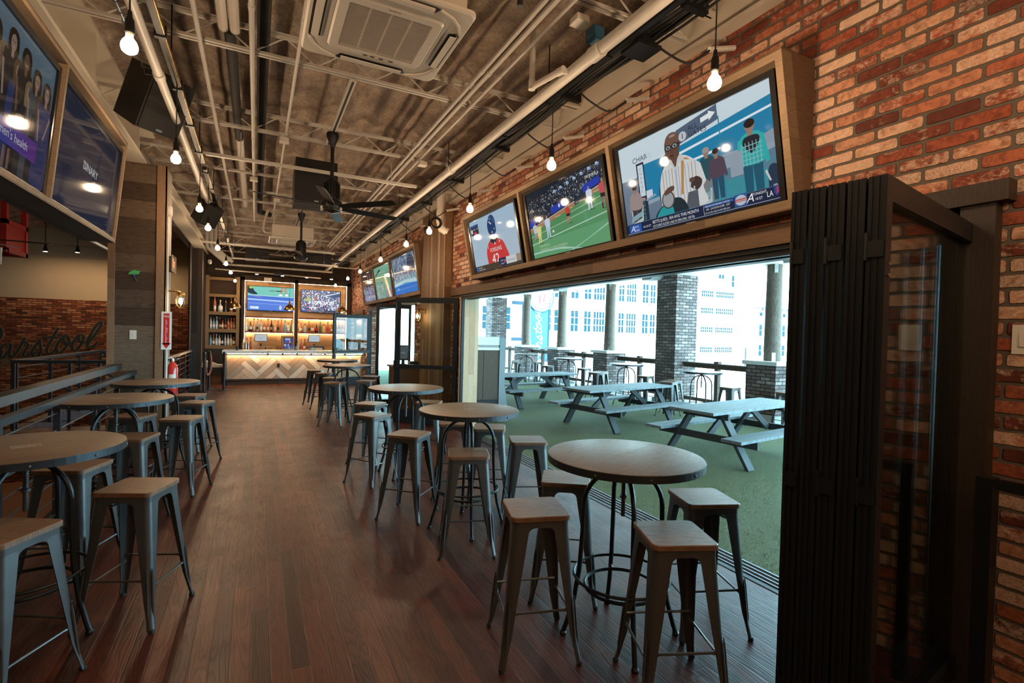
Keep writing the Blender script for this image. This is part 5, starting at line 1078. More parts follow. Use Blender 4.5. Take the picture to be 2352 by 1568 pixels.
# ------------------------------------------------------------------ televisions in tilted timber housings
def tv(label,pic,w,h,parent_loc,rz,tilt,group,mat='screen_bright',bez=.022,bw=None,name='television'):
    t=thing(name,label,'television',parent_loc,0,group); t.rotation_euler=(tilt,0,rz)
    b=MB(); W2,H2=w/2+bez,h/2+bez; b.box(-W2,W2,.004,.055,-H2,H2)
    b.box(-W2,W2,-.014,.004,h/2,H2); b.box(-W2,W2,-.014,.004,-H2-.01,-h/2); b.box(-W2,-w/2,-.014,.004,-h/2,h/2); b.box(w/2,W2,-.014,.004,-h/2,h/2); b.build('bezel','tv_black',t,0)
    p=pic(w,h); s=p.b.build('screen',mat,t,0); s.location=(0,.002,0)
    MB().box(-.05,.05,-.016,-.013,-h/2-.018,-h/2-.010).build('logo_strip','aluminium',t,0)
    return t
def housing(name,label,face_x,side,y0,y1,zb,zt,top_out,tvs,depth_x,div,bt=.055):
    """side=+1: wall at +X (viewer looks +X). face bottom at x=face_x, top moved by top_out towards the room"""
    t=thing(name,label,'television frame',(0,0,0)); s=side
    xb=face_x; xt=face_x-s*top_out; th=.045
    def M(): return None
    # frame boards follow the sloping face
    sl=V((xt-xb,0,zt-zb)); 
    def brd(yA,yB,a0,a1,nm,mat='frame_wood'):
        b=MB(); P=[]
        for aa in (a0,a1):
            c=V((xb,0,zb))+sl*aa; P.append(c)
        d=.10*s
        vs=[(P[0].x,yA,P[0].z),(P[0].x,yB,P[0].z),(P[1].x,yB,P[1].z),(P[1].x,yA,P[1].z)]; vs+=[(x+d,y,z) for x,y,z in vs]
        b.add(vs,[(0,1,2,3),(7,6,5,4),(0,4,5,1),(1,5,6,2),(2,6,7,3),(3,7,4,0)]); b.build(nm,mat,t,0)
    brd(y0,y1,0,bt,'bottom_board'); brd(y0,y1,1-bt*.9,1,'top_board'); brd(y0,y0+bt*.9,bt,1-bt*.9,'side_board'); brd(y1-bt*.9,y1,bt,1-bt*.9,'side_board')
    for d in div: brd(d-bt*.45,d+bt*.45,bt,1-bt*.9,'divider')
    # closed sides, bottom and back
    for y in (y0,y1-.02):
        b=MB(); vs=[(xb+s*.1,y,zb),(xt+s*.1,y,zt),(depth_x,y,zt+.0),(depth_x,y,zb)]; vs+=[(x,y+.02,z) for x,y_,z in vs]
        b.add(vs,[(0,1,2,3),(7,6,5,4),(0,4,5,1),(1,5,6,2),(2,6,7,3),(3,7,4,0)]); b.build('side_panel','header_wood' if s>0 else 'barn_wood',t,0)
    b=MB(); b.box(min(xb,depth_x),max(xb,depth_x),y0,y1,zb-.012,zb) ; b.build('underside','barn_wood' if s<0 else 'header_wood',t,0)
    b=MB(); b.box(min(xt,depth_x),max(xt,depth_x),y0,y1,zt,zt+.015) ; b.build('top_panel','header_wood',t,0)
    # dark lining behind the televisions
    b=MB(); vs=[(xb+s*.12,y0+.02,zb),(xb+s*.12,y1-.02,zb),(xt+s*.12,y1-.02,zt),(xt+s*.12,y0+.02,zt)]; b.add(vs,[(0,1,2,3)]); b.build('dark_lining','black_paint',t,0)
    return t
def wall_tvs(side,face_x,zb,zt,top_out,ys,pics,labels,group,mats,w=1.55,h=.785,dz=-.02):
    L=math.hypot(top_out,zt-zb); tilt=atan2(top_out,zt-zb)
    for (ya,yb),pc,lab,mt in zip(ys,pics,labels,mats):
        a=.5+dz; cx=face_x-side*top_out*a+side*.035; cz=zb+(zt-zb)*a; ww=min(w,yb-ya-.12)
        tv(lab,pc,ww,min(h,L*.84),(cx,(ya+yb)/2,cz),-pi/2 if side>0 else pi/2,tilt,group,mt,bez=.04)
E0=[2.10,3.88,5.70,7.62]
housing('television_housing','wood framed tilted housing holding the three big televisions over the open doorway',3.10,1,E0[0],E0[3],2.57,3.53,.195,None,W-.002,E0[1:3])
wall_tvs(1,3.10,2.57,3.53,.195,[(E0[0],E0[1]),(E0[1],E0[2]),(E0[2],E0[3])],[pic_man,pic_soccer,pic_hockey],
 ['big television showing a bald man in glasses and a striped shirt','television showing a football match on a green pitch','television showing the back of a hockey player in a red jersey'],'televisions over the doorway',['screen_bright']*3)
E1=[10.40,12.75,14.76,16.6]
housing('television_housing','wood framed housing holding the three far televisions on the right wall',3.08,1,E1[0],E1[3],2.50,3.55,.17,None,W-.002,E1[1:3])
wall_tvs(1,3.08,2.50,3.55,.17,[(E1[0],E1[1]),(E1[1],E1[2]),(E1[2],E1[3])],[pic_stand,pic_green,pic_dark],
 ['far television nearest the wood pilaster, showing a stadium crowd with a blue field','far television in the middle, mostly green picture','far television furthest away, dark picture over a bright crowd'],'televisions on the far right wall',['screen_bright']*3,w=2.0,h=.86)
E2=[2.62,4.47,6.22]
housing('television_housing','tilted housing with weathered underside holding the two left televisions',-1.25,-1,E2[0],E2[2],2.50,3.47,.09,None,-1.50,E2[1:2],.03)
wall_tvs(-1,-1.25,2.50,3.47,.09,[(E2[0],E2[1]),(E2[1],E2[2])],[pic_women,pic_binary],['left television showing a group of women and a purple caption bar','left television showing a plain dark blue screen with white lettering'],'televisions at the upper left',['screen_dim','screen_dim'],w=1.70,h=.84,dz=-.03)
b=MB()
for y in (3.0,4.4,5.9): b.cyl((-1.45,y,3.47),(-1.5,y,3.9),.02,n=8); b.box(-1.5,-1.3,y-.03,y+.03,3.46,3.50)
o=b.build('housing_hanger','cream_steel'); tag(o,'cream steel hangers holding the left television housing under the girder','hanger')
# ------------------------------------------------------------------ bar
t=thing('bar_counter','long bar counter with herringbone plank front and white marble top','bar counter',(0,0,0))
bx0,bx1,by=-.78,3.06,16.75
def clip(poly,x0,x1,z0,z1):
    for ax,v,sg in ((0,x0,1),(0,x1,-1),(1,z0,1),(1,z1,-1)):
        out=[]
        for i in range(len(poly)):
            a,c=poly[i],poly[(i+1)%len(poly)]; da=(a[ax]-v)*sg; dc=(c[ax]-v)*sg
            if da>=0: out.append(a)
            if (da>=0)!=(dc>=0): k=da/(da-dc); out.append((a[0]+(c[0]-a[0])*k,a[1]+(c[1]-a[1])*k))
        poly=out
        if not poly: return []
    return poly
b=MB(); wv=.150; n=4; rnd=random.Random(11); s2=1/sqrt(2)
HC=[(.56,.36,.22),(.64,.47,.33),(.44,.29,.19),(.68,.56,.44),(.54,.43,.34),(.70,.51,.35),(.40,.30,.23),(.60,.41,.27)]
def rot45(p): return ((p[0]-p[1])*s2*wv+1.0,(p[0]+p[1])*s2*wv-.35)
for k in range(-34,40):
    for m in range(-8,9):
        for kind in (0,1):
            g=.03
            if kind==0: x,y,w_,h_=k+2*n*m,k,n,1
            else: x,y,w_,h_=k,k-2*n+1+2*n*m,1,n
            q=[rot45(c) for c in ((x+g,y+g),(x+w_-g,y+g),(x+w_-g,y+h_-g),(x+g,y+h_-g))]
            q=clip(q,bx0+.05,bx1-.03,.17,.875)
            if len(q)>2:
                c=rnd.choice(HC); f=rnd.uniform(.85,1.1); c=tuple(a*f for a in c); dy=rnd.uniform(0,.004)
                b.add([(a,by-dy,z) for a,z in q]+[(a,by+.02,z) for a,z in q],[tuple(range(len(q)))]+[(i,len(q)+i,len(q)+(i+1)%len(q),(i+1)%len(q)) for i in range(len(q))],c)
b.build('herringbone_front','herringbone',t,0)
b=MB(); b.box(bx0,bx1,by+.012,by+.03,.12,.88); b.box(bx0,bx0+.05,by-.01,by+.03,.0,.88); b.box(bx0,bx0+.03,by,by+.65,0,.88); b.build('carcass','shelf_wood',t,0)
b=MB(); b.box(bx0-.07,bx1+.02,by-.18,by+.62,.925,1.012); b.build('marble_top','marble',t,0)
b=MB(); b.box(bx0-.05,bx1+.02,by-.14,by-.08,.872,.905); 
for x in (0,.4,.8,1.2,1.6,2.2): b.box(x+.3,x+.36,by-.12,by-.04,.905,.926)
b.build('under_rail','black_metal',t,0)
MB().box(bx0+.05,bx1,by-.06,by-.035,.905,.915).build('counter_light','shelf_glow',t,0)
b=MB(); b.box(bx0,bx1,by-.02,by+.02,0,.17); b.build('kick_board','dark_wood',t,0)
b=MB(); b.tube([(bx0+.02,by-.16,.14),(bx1,by-.16,.14)],.018,8)
for x in (-.72,.62,1.95,3.0): b.cyl((x,by-.16,0),(x,by-.16,.14),.016,n=8)
b.build('foot_rail','black_metal',t)
for x in (.62,1.98):
    b=MB(); b.box(x-.04,x+.04,by-.012,by-.004,.50,.62); b.box(x-.018,x+.018,by-.016,by-.012,.52,.60); b.build('socket_plate','black_paint',t,0)
b=MB(); b.lathe([(0,0),(.035,0),(.037,.11),(.03,.115),(0,.10)],n=16); o=b.build('black_cup','black_paint'); o.location=(-.48,16.75,1.012); tag(o,'black cup standing at the left end of the marble bar top','cup')
# back counter
b=MB(); b.box(-.45,3.2,19.45,20.05,0,.90); o=b.build('back_counter','black_paint',smooth=0)
tag(o,'black back counter under the lit bottle niches','counter')
BY=20.05
t=thing('back_bar','dark timber back bar with two niches framed in light strips','back bar',(0,0,0))
b=MB(); xs=[(-.47,-.37),(1.24,1.36),(3.08,3.22)]
for a,c in xs: b.box(a,c,BY-.03,YB,.90,3.45)
b.box(-.47,3.22,BY-.03,YB,3.34,3.52); b.build('frame','dark_wood_vertical',t,0)
for a,c in ((-.37,1.24),(1.36,3.08)):
    MB().box(a,c,YB-.03,YB-.01,.90,3.34).build('niche_back','niche_wood',t,0)
    b=MB(); b.box(a,a+.007,BY+.10,BY+.13,.95,3.34); b.box(c-.007,c,BY+.10,BY+.13,.95,3.34); b.box(a,c,BY+.10,BY+.13,3.333,3.34); b.build('light_strip','strip_glow',t,0)
    for z in (2.03,1.50):
        sh=MB().box(a+.02,c-.02,BY-.02,YB-.03,z,z+.055).build('shelf','red_shelf_wood',t,0)
        b=MB().box(a+.05,c-.05,BY+.24,BY+.255,z-.008,z); b.build('shelf_light','shelf_glow',sh,0)
# left shelf unit
t=thing('bottle_cabinet','open wooden wall cabinet left of the bar with bottles on its shelves','cabinet',(0,0,0))
b=MB(); b.box(-1.53,-1.43,BY-.15,YB,.93,3.42); b.box(-.62,-.52,BY-.15,YB,.93,3.42); b.build('side','shelf_wood',t,0)
b=MB(); b.box(-1.43,-.62,BY+.2,YB,.93,3.42); b.build('back','dark_wood',t,0)
for z0,z1 in ((.93,1.045),(1.49,1.61),(2.09,2.20),(2.70,2.80),(3.27,3.37)): MB().box(-1.43,-.62,BY-.15,YB,z0,z1).build('shelf','shelf_wood',t,0)
b=MB(); b.box(-1.52,-.52,BY-.12,YB-.002,0,.93); o=b.build('cabinet_base','black_paint',smooth=0); tag(o,'black painted base below the left bottle cabinet','cabinet')
tv('bar television on the left, showing a tennis court',pic_tennis,1.50,.845,(.466,YB-.12,2.735),0,R(3),'bar televisions','screen_vivid')
tv('bar television on the right, showing a bright crowd and a big white word',pic_sunday,1.38,.80,(2.17,YB-.12,2.73),0,R(3),'bar televisions','screen_vivid')
# ------------------------------------------------------------------ bottles
PROF={'tall':[(0,0),(.034,0),(.036,.01),(.036,.17),(.030,.20),(.013,.235),(.012,.30)],'square':[(0,0),(.042,0),(.044,.01),(.044,.13),(.035,.155),(.013,.175),(.013,.22)],'round':[(0,0),(.046,0),(.052,.03),(.050,.10),(.030,.145),(.013,.17),(.013,.235)],'slim':[(0,0),(.028,0),(.029,.01),(.029,.20),(.022,.23),(.011,.26),(.011,.33)]}
CN={'amber':'amber','clear':'clear','green':'green','dark':'dark','pale':'pale','rose':'pink','blue':'light blue','whisky':'brown'}
LC={'w':'sign_white','c':'paper','r':'sign_red','k':'black_paint','y':'crate_wood'}
def bottle(x,y,z,shape,col,lab,cap,label,group,sc=1.0):
    t=thing('bottle',label,'bottle',(x,y,z),random.uniform(-.4,.4),group); P=[(r*sc,h*sc) for r,h in PROF[shape]]
    MB().lathe(P,n=12).build('glass_body','bottle_'+col,t,50)
    hh=P[-1][1]; MB().lathe([(0,hh-.004),(.015*sc,hh-.004),(.015*sc,hh+.03*sc),(0,hh+.03*sc)],n=10).build('cap',LC[cap],t)
    if lab:
        r=P[2][0]+.0012 if shape!='round' else .0535*sc; b=MB(); z0,z1=.05*sc,.13*sc
        A=[-pi/2+(-.95+1.9*k/8) for k in range(9)]; vs=[(r*cos(a),r*sin(a),zz) for zz in (z0,z1) for a in A]; b.add(vs,[(k,k+1,9+k+1,9+k) for k in range(8)]); b.build('label',LC[lab],t,60)
def shelf_row(spec,x0,x1,y,z,where,g,sc=1.25):
    n=len(spec)
    for i,s in enumerate(spec):
        sh,co,la,ca=s; x=x0+(x1-x0)*(i+.5)/n
        bottle(x,y,z,sh,co,la,ca,'%s %s bottle, %s from the left %s'%(CN[co],{'tall':'tall','square':'squat','round':'round','slim':'slim'}[sh],ORD[i],where),g,sc)
T,S_,O_,L_='tall','square','round','slim'
shelf_row([(L_,'clear','w','w'),(O_,'dark','c','k'),(L_,'pale','w','k'),(L_,'clear','k','k'),(T,'clear','w','k'),(S_,'amber','c','y'),(L_,'rose','c','k'),(T,'dark','y','k'),(T,'pale','c','k'),(T,'whisky','k','k'),(L_,'rose','','k'),(T,'blue','','k'),(S_,'clear','w','k'),(L_,'green','','k')],-.34,1.22,BY+.12,1.555,'on the shelf under the tennis television','bottles in the left niche')
shelf_row([(S_,'amber','w','k'),(S_,'clear','','k'),(T,'whisky','k','k'),(O_,'amber','c','y'),(O_,'dark','r','y'),(T,'green','','k'),(S_,'pale','','k'),(T,'rose','r','k'),(S_,'amber','c','k'),(T,'dark','y','k'),(T,'amber','w','k'),(L_,'rose','c','r')],1.42,3.02,BY+.12,1.555,'on the shelf under the right bar television','bottles in the right niche')
shelf_row([(L_,'clear','w','k'),(T,'blue','w','k'),(L_,'clear','w','w'),(T,'dark','y','y'),(S_,'amber','c','r'),(T,'dark','y','k'),(T,'rose','r','k'),(T,'whisky','y','r'),(T,'amber','y','r')],-1.42,-.64,BY-.03,1.61,'on the upper shelf of the left cabinet','bottles on the upper cabinet shelf',1.15)
shelf_row([(T,'blue','','k'),(T,'amber','w','r'),(T,'clear','w','w'),(T,'clear','w','k'),(T,'dark','w','k'),(L_,'clear','c','k'),(T,'clear','w','r'),(T,'pale','','y'),(S_,'amber','w','y')],-1.42,-.64,BY-.03,1.045,'on the lowest shelf of the left cabinet','bottles on the lowest cabinet shelf',1.15)
shelf_row([(L_,'rose','w','w'),(O_,'clear','w','w'),(L_,'dark','','k'),(T,'amber','c','y')],-1.35,-.70,BY-.03,2.20,'on the high shelf of the left cabinet','decanters on the high cabinet shelf',1.5)
shelf_row([(T,'clear','w','k'),(T,'rose','w','k'),(L_,'amber','r','k')],-.44,-.10,19.75,.90,'on the back counter left of the order screens','bottles on the back counter, left')
shelf_row([(T,'clear','w','w'),(T,'rose','r','r'),(T,'amber','w','k'),(T,'rose','r','k')],1.30,1.75,19.70,.90,'on the back counter beside the cash drawer','bottles on the back counter, middle')
for i,x in enumerate((1.50,1.62)): pass
def pos(x,label):
    t=thing('order_screen',label,'monitor',(x,19.65,.90),0,'order screens on the back counter'); MB().lathe([(0,0),(.09,0),(.09,.012),(.03,.03),(.03,.24)]).build('stand','tablet_dark',t)
    b=MB(); b.box(-.20,.20,-.02,.02,.30,.56); b.build('housing','tablet_dark',t,0)
    b=MB(); b.box(-.185,.185,-.024,-.02,.32,.545,col=(.55,.62,.66)); vs,fs=text_mesh('toast',.07,0); b.add([(a-.07,-.025,c+.41) for a,c,z in vs],fs,(.28,.34,.38)); b.ring((-.10,-.025,.43),.022,.003,12,4,M=Matrix.Rotation(pi/2,3,'X'),col=(.28,.34,.38)); b.build('screen','screen_bright',t,0)
    b=MB(); b.box(.05,.25,-.1,.1,.02,.12); b.build('printer','black_paint',t,0)
pos(.16,'glowing white order screen under the tennis television'); pos(1.90,'glowing white order screen beside the cash drawer')
def crate(x,label):
    t=thing('branded_crate',label,'crate',(x,19.52,.90),0,'small wooden crates on the back counter'); b=MB(); b.box(-.15,.15,-.05,.10,0,.135); b.build('box','crate_wood',t,0)
    b=MB(); b.ring((0,-.052,.068),.040,.004,18,4,M=Matrix.Rotation(pi/2,3,'X')); vs,fs=text_mesh('RA',.05,0); b.add([(a-.036,-.0525,c+.05) for a,c,z in vs],fs); b.ring((-.07,-.052,.068),.03,.003,12,4,M=Matrix.Rotation(pi/2,3,'X')) if False else None; b.build('burnt_mark','tablet_dark',t,0)
crate(.14,'left small wooden crate with a burnt round mark on the back counter'); crate(.47,'right small wooden crate with a burnt round mark on the back counter')
t=thing('mini_fridge','small wood framed glass door fridge full of blue cans on the back counter','fridge',(1.03,19.72,.90))
b=MB(); b.box(-.21,.21,-.12,.25,0,.52); b.build('cabinet','shelf_wood',t,0)
b=MB(); b.box(-.16,.16,-.124,-.12,.05,.47); b.build('interior','tablet_dark',t,0)
b=MB()
for r in range(2):
    for c in range(7):
        for q in range(2): 
            x=-.14+c*.043; z=.06+r*.21+q*.09; b.box(x,x+.036,-.128,-.124,z,z+.08,col=rnd.choice([(.04,.09,.5),(.3,.4,.75),(.06,.14,.6),(.5,.55,.7),(.12,.05,.3)]))
b.build('cans','screen_bright',t,0)
b=MB(); b.box(-.20,.20,-.14,-.12,0,.05); b.box(-.20,.20,-.14,-.12,.47,.52); b.box(-.20,-.16,-.14,-.12,.05,.47); b.box(.16,.20,-.14,-.12,.05,.47); b.box(-.16,.16,-.132,-.12,.255,.27); b.build('door_frame','crate_wood',t,0)
t=thing('cash_drawer','dark cash drawer with pale front strip on the back counter','cash register',(1.98,19.52,.90)); MB().box(-.25,.25,-.06,.2,0,.17).build('body','tablet_dark',t,0); MB().box(-.20,.18,-.068,-.06,.04,.11).build('front_strip','paper',t,0)
t=thing('coffee_machine','black bar machine at the right end of the back counter','machine',(2.72,19.6,.90)); MB().lathe([(0,0),(.14,0),(.16,.2),(.12,.34),(.15,.40),(.13,.44),(0,.45)],n=18).build('body','black_paint',t); MB().box(-.2,.12,-.1,.1,.22,.28).build('arm','black_paint',t,0); MB().box(.3,.42,-.1,.1,0,.15).build('base_box','tablet_dark',t,0)
for i in range(8):
    o=MB().lathe([(0,.004),(.026,.004),(.034,.12),(.037,.12),(.029,0),(0,0)],n=12).build('drinking_glass','glass'); o.location=(.85+.075*i+(0 if i<5 else .25),17.0,1.012); tag(o,'drinking glass in the short row on the marble bar top, %s from the left'%ORD[i],'glass','glasses on the bar')
for i,(x,h) in enumerate(((-.30,.30),(-.22,.26))):
    o=MB().lathe([(0,0),(.035,0),(.04,h*.6),(.03,h*.75),(.025,h),(0,h)],n=14).build('cocktail_shaker','steel_bright'); o.location=(x,19.55,.90); tag(o,['taller','shorter'][i]+' steel shaker on the back counter near the left niche edge','shaker')
MB_=MB().box(-.02,.02,-.01,.0,-.06,.06); 
for x,z,l in ((.35,3.40,'small white boxed light unit above the tennis television'),): 
    o=MB().box(x-.12,x+.12,19.9,20.0,z-.06,z+.06).build('emergency_light','white_plastic',smooth=0); tag(o,l,'lamp')
o=MB().box(-1.53,-1.51,17.2,17.3,1.80,1.92).build('light_switch','white_plastic',smooth=0); tag(o,'white thermostat on the dark side wall left of the bottle cabinet','switch')
t=thing('wall_hatch','wood framed narrow opening in the brick wall at the right end of the bar','window',(0,0,0)); b=MB(); b.box(W-.06,W,17.4,17.55,1.0,2.35); b.box(W-.06,W,18.9,19.05,1.0,2.35); b.box(W-.07,W,17.35,19.1,2.25,2.38); b.box(W-.09,W,17.35,19.1,.97,1.03); b.build('frame','header_wood',t,0); MB().box(W-.02,W-.005,17.55,18.9,1.03,2.25).build('dark_panel','tablet_dark',t,0)
sconce((W-.165,10.0,2.12),pi,'brass caged wall lamp on the wood pilaster, seen through the glass door')
# ------------------------------------------------------------------ painted mural letters
BSTR=[[(-330,960),(-260,560),(-120,400),(20,400),(60,520),(0,650),(-100,720),(10,740),(60,850),(0,960),(-150,1010),(-300,960)],[(-360,500),(-300,420),(-250,400)],
[(235,740),(170,700),(80,745),(15,840),(15,920),(80,950),(170,860),(225,740),(195,870),(210,945),(260,930),(330,850),(400,720),(460,600),(440,660),(520,740),(450,860),(430,930),(480,945),(550,900),(640,770),(725,640),(720,700),(740,800),(730,880),(680,955),(600,935),(640,885),(780,880)],
[(1055,430),(960,600),(870,770),(845,860),(885,905),(960,880),(1020,820)],[(810,605),(930,600),(1060,605)],
[(1150,600),(1060,700),(1020,800),(1040,875),(1100,890),(1190,800),(1250,680),(1220,590),(1160,590),(1150,670),(1210,745),(1310,720)],
[(1420,590),(1340,690),(1305,790),(1340,860),(1400,850),(1480,740),(1520,640),(1490,570),(1430,590),(1435,670),(1500,725),(1590,710)],
[(1590,710),(1650,580),(1760,400),(1850,330),(1850,400),(1770,530),(1650,680),(1595,760),(1620,820),(1700,800),(1790,715)]]
def strokes(M,hw,mat,name,parent,dy):
    b=MB()
    for st in BSTR:
        P=[M(x,y) for x,y in crom(st,5)]; n=len(P)
        L=[];Rr=[]
        for i in range(n):
            a=P[max(i-1,0)];c=P[min(i+1,n-1)]; dx,dz=c[0]-a[0],c[1]-a[1]; l=math.hypot(dx,dz) or 1; nx,nz=-dz/l,dx/l
            w=hw*(.65+.55*abs(dz)/l)
            L.append((P[i][0]+nx*w,P[i][1]+nz*w)); Rr.append((P[i][0]-nx*w,P[i][1]-nz*w))
        vs=[(x,0,z) for x,z in L]+[(x,0,z) for x,z in Rr]; b.add([(x,dy-.001*BSTR.index(st)-.00004*(i%n),z) for i,(x,_,z) in enumerate(vs)],[(i,i+1,n+i+1,n+i) for i in range(n-1)])
    return b.build(name,mat,parent,0)
def Mmur(cx,cy): px=cx/7.84; py=700+cy/7.84; return (-6.87+px*.01035, 2.416-(py-681)*.0131+px*.00055)
t=thing('mural_lettering','large dark script lettering outlined in cream painted on the far brick wall','mural',(0,YB-.002,0))
strokes(Mmur,.044,'painted_sign_cream','outline',t,.0); strokes(Mmur,.034,'painted_sign_dark','script',t,-.012)
t=thing('mural_lettering','faded block lettering with stars painted low on the far brick wall','mural',(0,YB-.004,0))
b=MB(); vs,fs=text_mesh('NASHVILLE',.42,0); b.add([(x*.78-6.42,-.002,y+.33) for x,y,z in vs],fs); b.build('block_letters','painted_sign_grey',t,0)
def star(cx,cz,r,M=None): return [((cx+(r if k%2==0 else r*.4)*sin(pi*k/5)),(cz+(r if k%2==0 else r*.4)*cos(pi*k/5))) for k in range(10)]
for cx in (-6.70,-3.9): b=MB(); q=star(cx,.47,.22); b.add([(cx,-.002,.47)]+[(x,-.002,z) for x,z in q],[(0,1+k,1+(k+1)%10) for k in range(10)]); b.build('star','painted_sign_grey',t,0)
# ------------------------------------------------------------------ patio
b=MB().box(W+.13,9.15,-3,22,-.3,-.03); struct('floor_patio',b,'turf')
b=MB(); b.box(9.05,10.2,-3,22,-.35,.05); struct('floor_curb',b,'concrete')
rnd=random.Random(21); b=MB()
for i in range(30000):
    x=rnd.uniform(3.39,6.6); y=rnd.uniform(1.1,6.8) if i%3 else rnd.uniform(1.1,4.2); a=rnd.uniform(0,6.283); w_=rnd.uniform(.0015,.003); h_=rnd.uniform(.008,.020); l_=rnd.uniform(.004,.012); c_,s_=cos(a),sin(a)
    b.v+= [(x-s_*w_,y+c_*w_,-.031),(x+s_*w_,y-c_*w_,-.031),(x+c_*l_,y+s_*l_,-.03+h_)]; o_=len(b.v)-3; b.f.append([o_,o_+1,o_+2]); b.c.append((1,1,1)); b.m.append(0)
o=b.build('turf_blades','turf_blade',smooth=0); tag(o,'green artificial turf blades carpeting the patio beyond the door track','turf',kind='stuff')
b=MB(); b.box(W+WT,10.05,-3,22,3.62,3.75); struct('ceiling_patio',b,'soffit_wood')
b=MB(); b.box(9.15,10.05,-3,22,3.27,3.62); o=b.build('patio_beam','patio_white',smooth=0); tag(o,'long white patio roof beam resting on the round timber posts','beam')
def plinth(x,y,label):
    t=thing('brick_plinth',label,'brick plinth',(x,y,.05),0,'brick plinths along the patio edge'); 
    MB().box(0,.70,0,.68,.14,1.14).build('brickwork','brick_grey',t,0); MB().box(-.04,.74,-.04,.72,0,.14).build('base_course','concrete',t,0); MB().box(-.06,.76,-.06,.74,1.14,1.22).build('capstone','capstone',t,0)
def post(x,y,label):
    t=thing('timber_post',label,'post',(x,y,1.27),0,'round timber posts carrying the patio roof')
    b=MB(); n=16; vs=[];N=14
    for j in range(N+1):
        z=2.0*j/N
        for k in range(n):
            a=2*pi*k/n; r=(.17-.012*z)*(1+.025*NZ.noise(V((cos(a)*2,sin(a)*2,z*.6+y)))); vs.append((r*cos(a),r*sin(a),z))
    b.add(vs,[(j*n+k,j*n+(k+1)%n,(j+1)*n+(k+1)%n,(j+1)*n+k) for j in range(N) for k in range(n)]); b.build('log','timber',t,60)
    for z in (.0,1.82):
        for a in (pi*1.25,pi*.75,pi*1.75):
            p=V((.165*cos(a),.165*sin(a),z)); b=MB(); b.cbox((p.x,p.y,z+.09),(.012,.07,.18),Matrix.Rotation(a,3,'Z')); b.build('bracket','steel_bright',t,0)
YS=[6.57,12.0,14.7,17.3]
nm=['nearest, at the right edge of the opening','third along the patio edge','fourth along the patio edge','furthest, in front of the blue sign']
nm=['nearest, beside the folded doors','just left of the tall brick pillar','middle of the view through the doorway','furthest, in front of the blue sign']
for y,l in zip(YS,nm): plinth(9.25,y,'low brick plinth with pale capstone, '+l); post(9.60,y+.34,'round weathered timber post on a brick plinth, '+l)
for y,l in ((9.3,'tall square brick pillar standing in the middle of the patio edge'),(20.2,'tall brick pillar at the far left end of the patio, behind the cooler')):
    t=thing('brick_pillar',l,'pillar',(9.25,y,.05),0); MB().box(0,.72,0,.68,.1,3.25).build('brickwork','brick_grey',t,0); MB().box(-.04,.76,-.04,.72,0,.1).build('base_course','concrete',t,0)
def prail(y0,y1,label):
    t=thing('patio_railing',label,'railing',(9.62,0,0),0,'mesh railings between the brick plinths')
    b=MB(); b.box(-.10,.10,y0,y1,1.08,1.12); b.box(-.02,.02,y0,y1,.99,1.08); b.build('top_rail','timber',t,0)
    MB().box(-.02,.02,y0,y1,.18,.26).build('bottom_rail','timber',t,0)
    k=max(1,int((y1-y0)/1.1))
    for i in range(k): 
        y=y0+(y1-y0)*(i+.5)/k; b=MB(); b.box(-.05,.05,y-.05,y+.05,.05,1.12); b.box(-.06,.06,y-.06,y+.06,1.12,1.17); b.build('post','timber',t,0)
    b=MB(); n=int((y1-y0)/.075)
    for i in range(n): y=y0+(y1-y0)*i/n; b.box(-.002,.002,y,y+.004,.26,.99)
    for i in range(10): b.box(-.003,.003,y0,y1,.26+i*.073,.264+i*.073)
    b.build('wire_mesh','mesh_wire',t,0)
prail(7.31,9.3,'mesh railing between the tall brick pillar and the nearest plinth'); prail(10.02,11.95,'mesh railing left of the tall brick pillar'); prail(12.75,14.65,'mesh railing between the middle and fourth plinth'); prail(15.45,17.25,'mesh railing between the two furthest plinths'); prail(18.05,20.2,'mesh railing at the far left of the patio behind the cooler'); prail(2.5,6.5,'mesh railing right of the nearest brick plinth')
# picnic tables
def picnic(label):
    t=thing('picnic_table',label,'picnic table',(0,0,0),0,'grey timber picnic tables on the turf'); L=2.45
    b=MB(); 
    for k in range(5): y=-.36+k*.146; b.box(-L/2,L/2,y,y+.138,.71,.748)
    b.build('table_top','grey_wood',t,0)
    for s in (-1,1):
        b=MB(); 
        for k in range(2): y=s*(.62)+(-.14+k*.144); b.box(-L/2,L/2,y,y+.138,.40,.438)
        b.build('bench','grey_wood',t,0)
        for q in (-1,1):
            b=MB(); x=q*.82; b.bar((x,s*.22,.72),(x,s*.66,0),.045,.14,up=(1,0,0)); b.build('leg','dark_grey_wood',t,0)
        b=MB(); x=s*.86; b.box(x-.02,x+.02,-.78,.78,.30,.40); b.build('bench_support','dark_grey_wood',t,0)
        b=MB(); b.box(x-.02,x+.02,-.36,.36,.62,.71); b.build('top_support','dark_grey_wood',t,0)
        b=MB(); b.bar((s*.80,0,.34),(s*.28,0,.70),.04,.09); b.build('diagonal_brace','dark_grey_wood',t,0)
    return t
pt=picnic('grey timber picnic table nearest the folded doors')
pt.location=(6.56,5.23,-.03); pt.rotation_euler=(0,0,R(8))
for x,y,a,l in ((6.45,7.9,10,'grey timber picnic table in the middle of the turf, before the tall brick pillar'),(6.2,11.0,8,'grey timber picnic table furthest away, beside the cooler')):
    s=copy_tree(pt); s.location=(x,y,-.03); s.rotation_euler=(0,0,R(a)); s['label']=l
G='round bar tables on the patio'
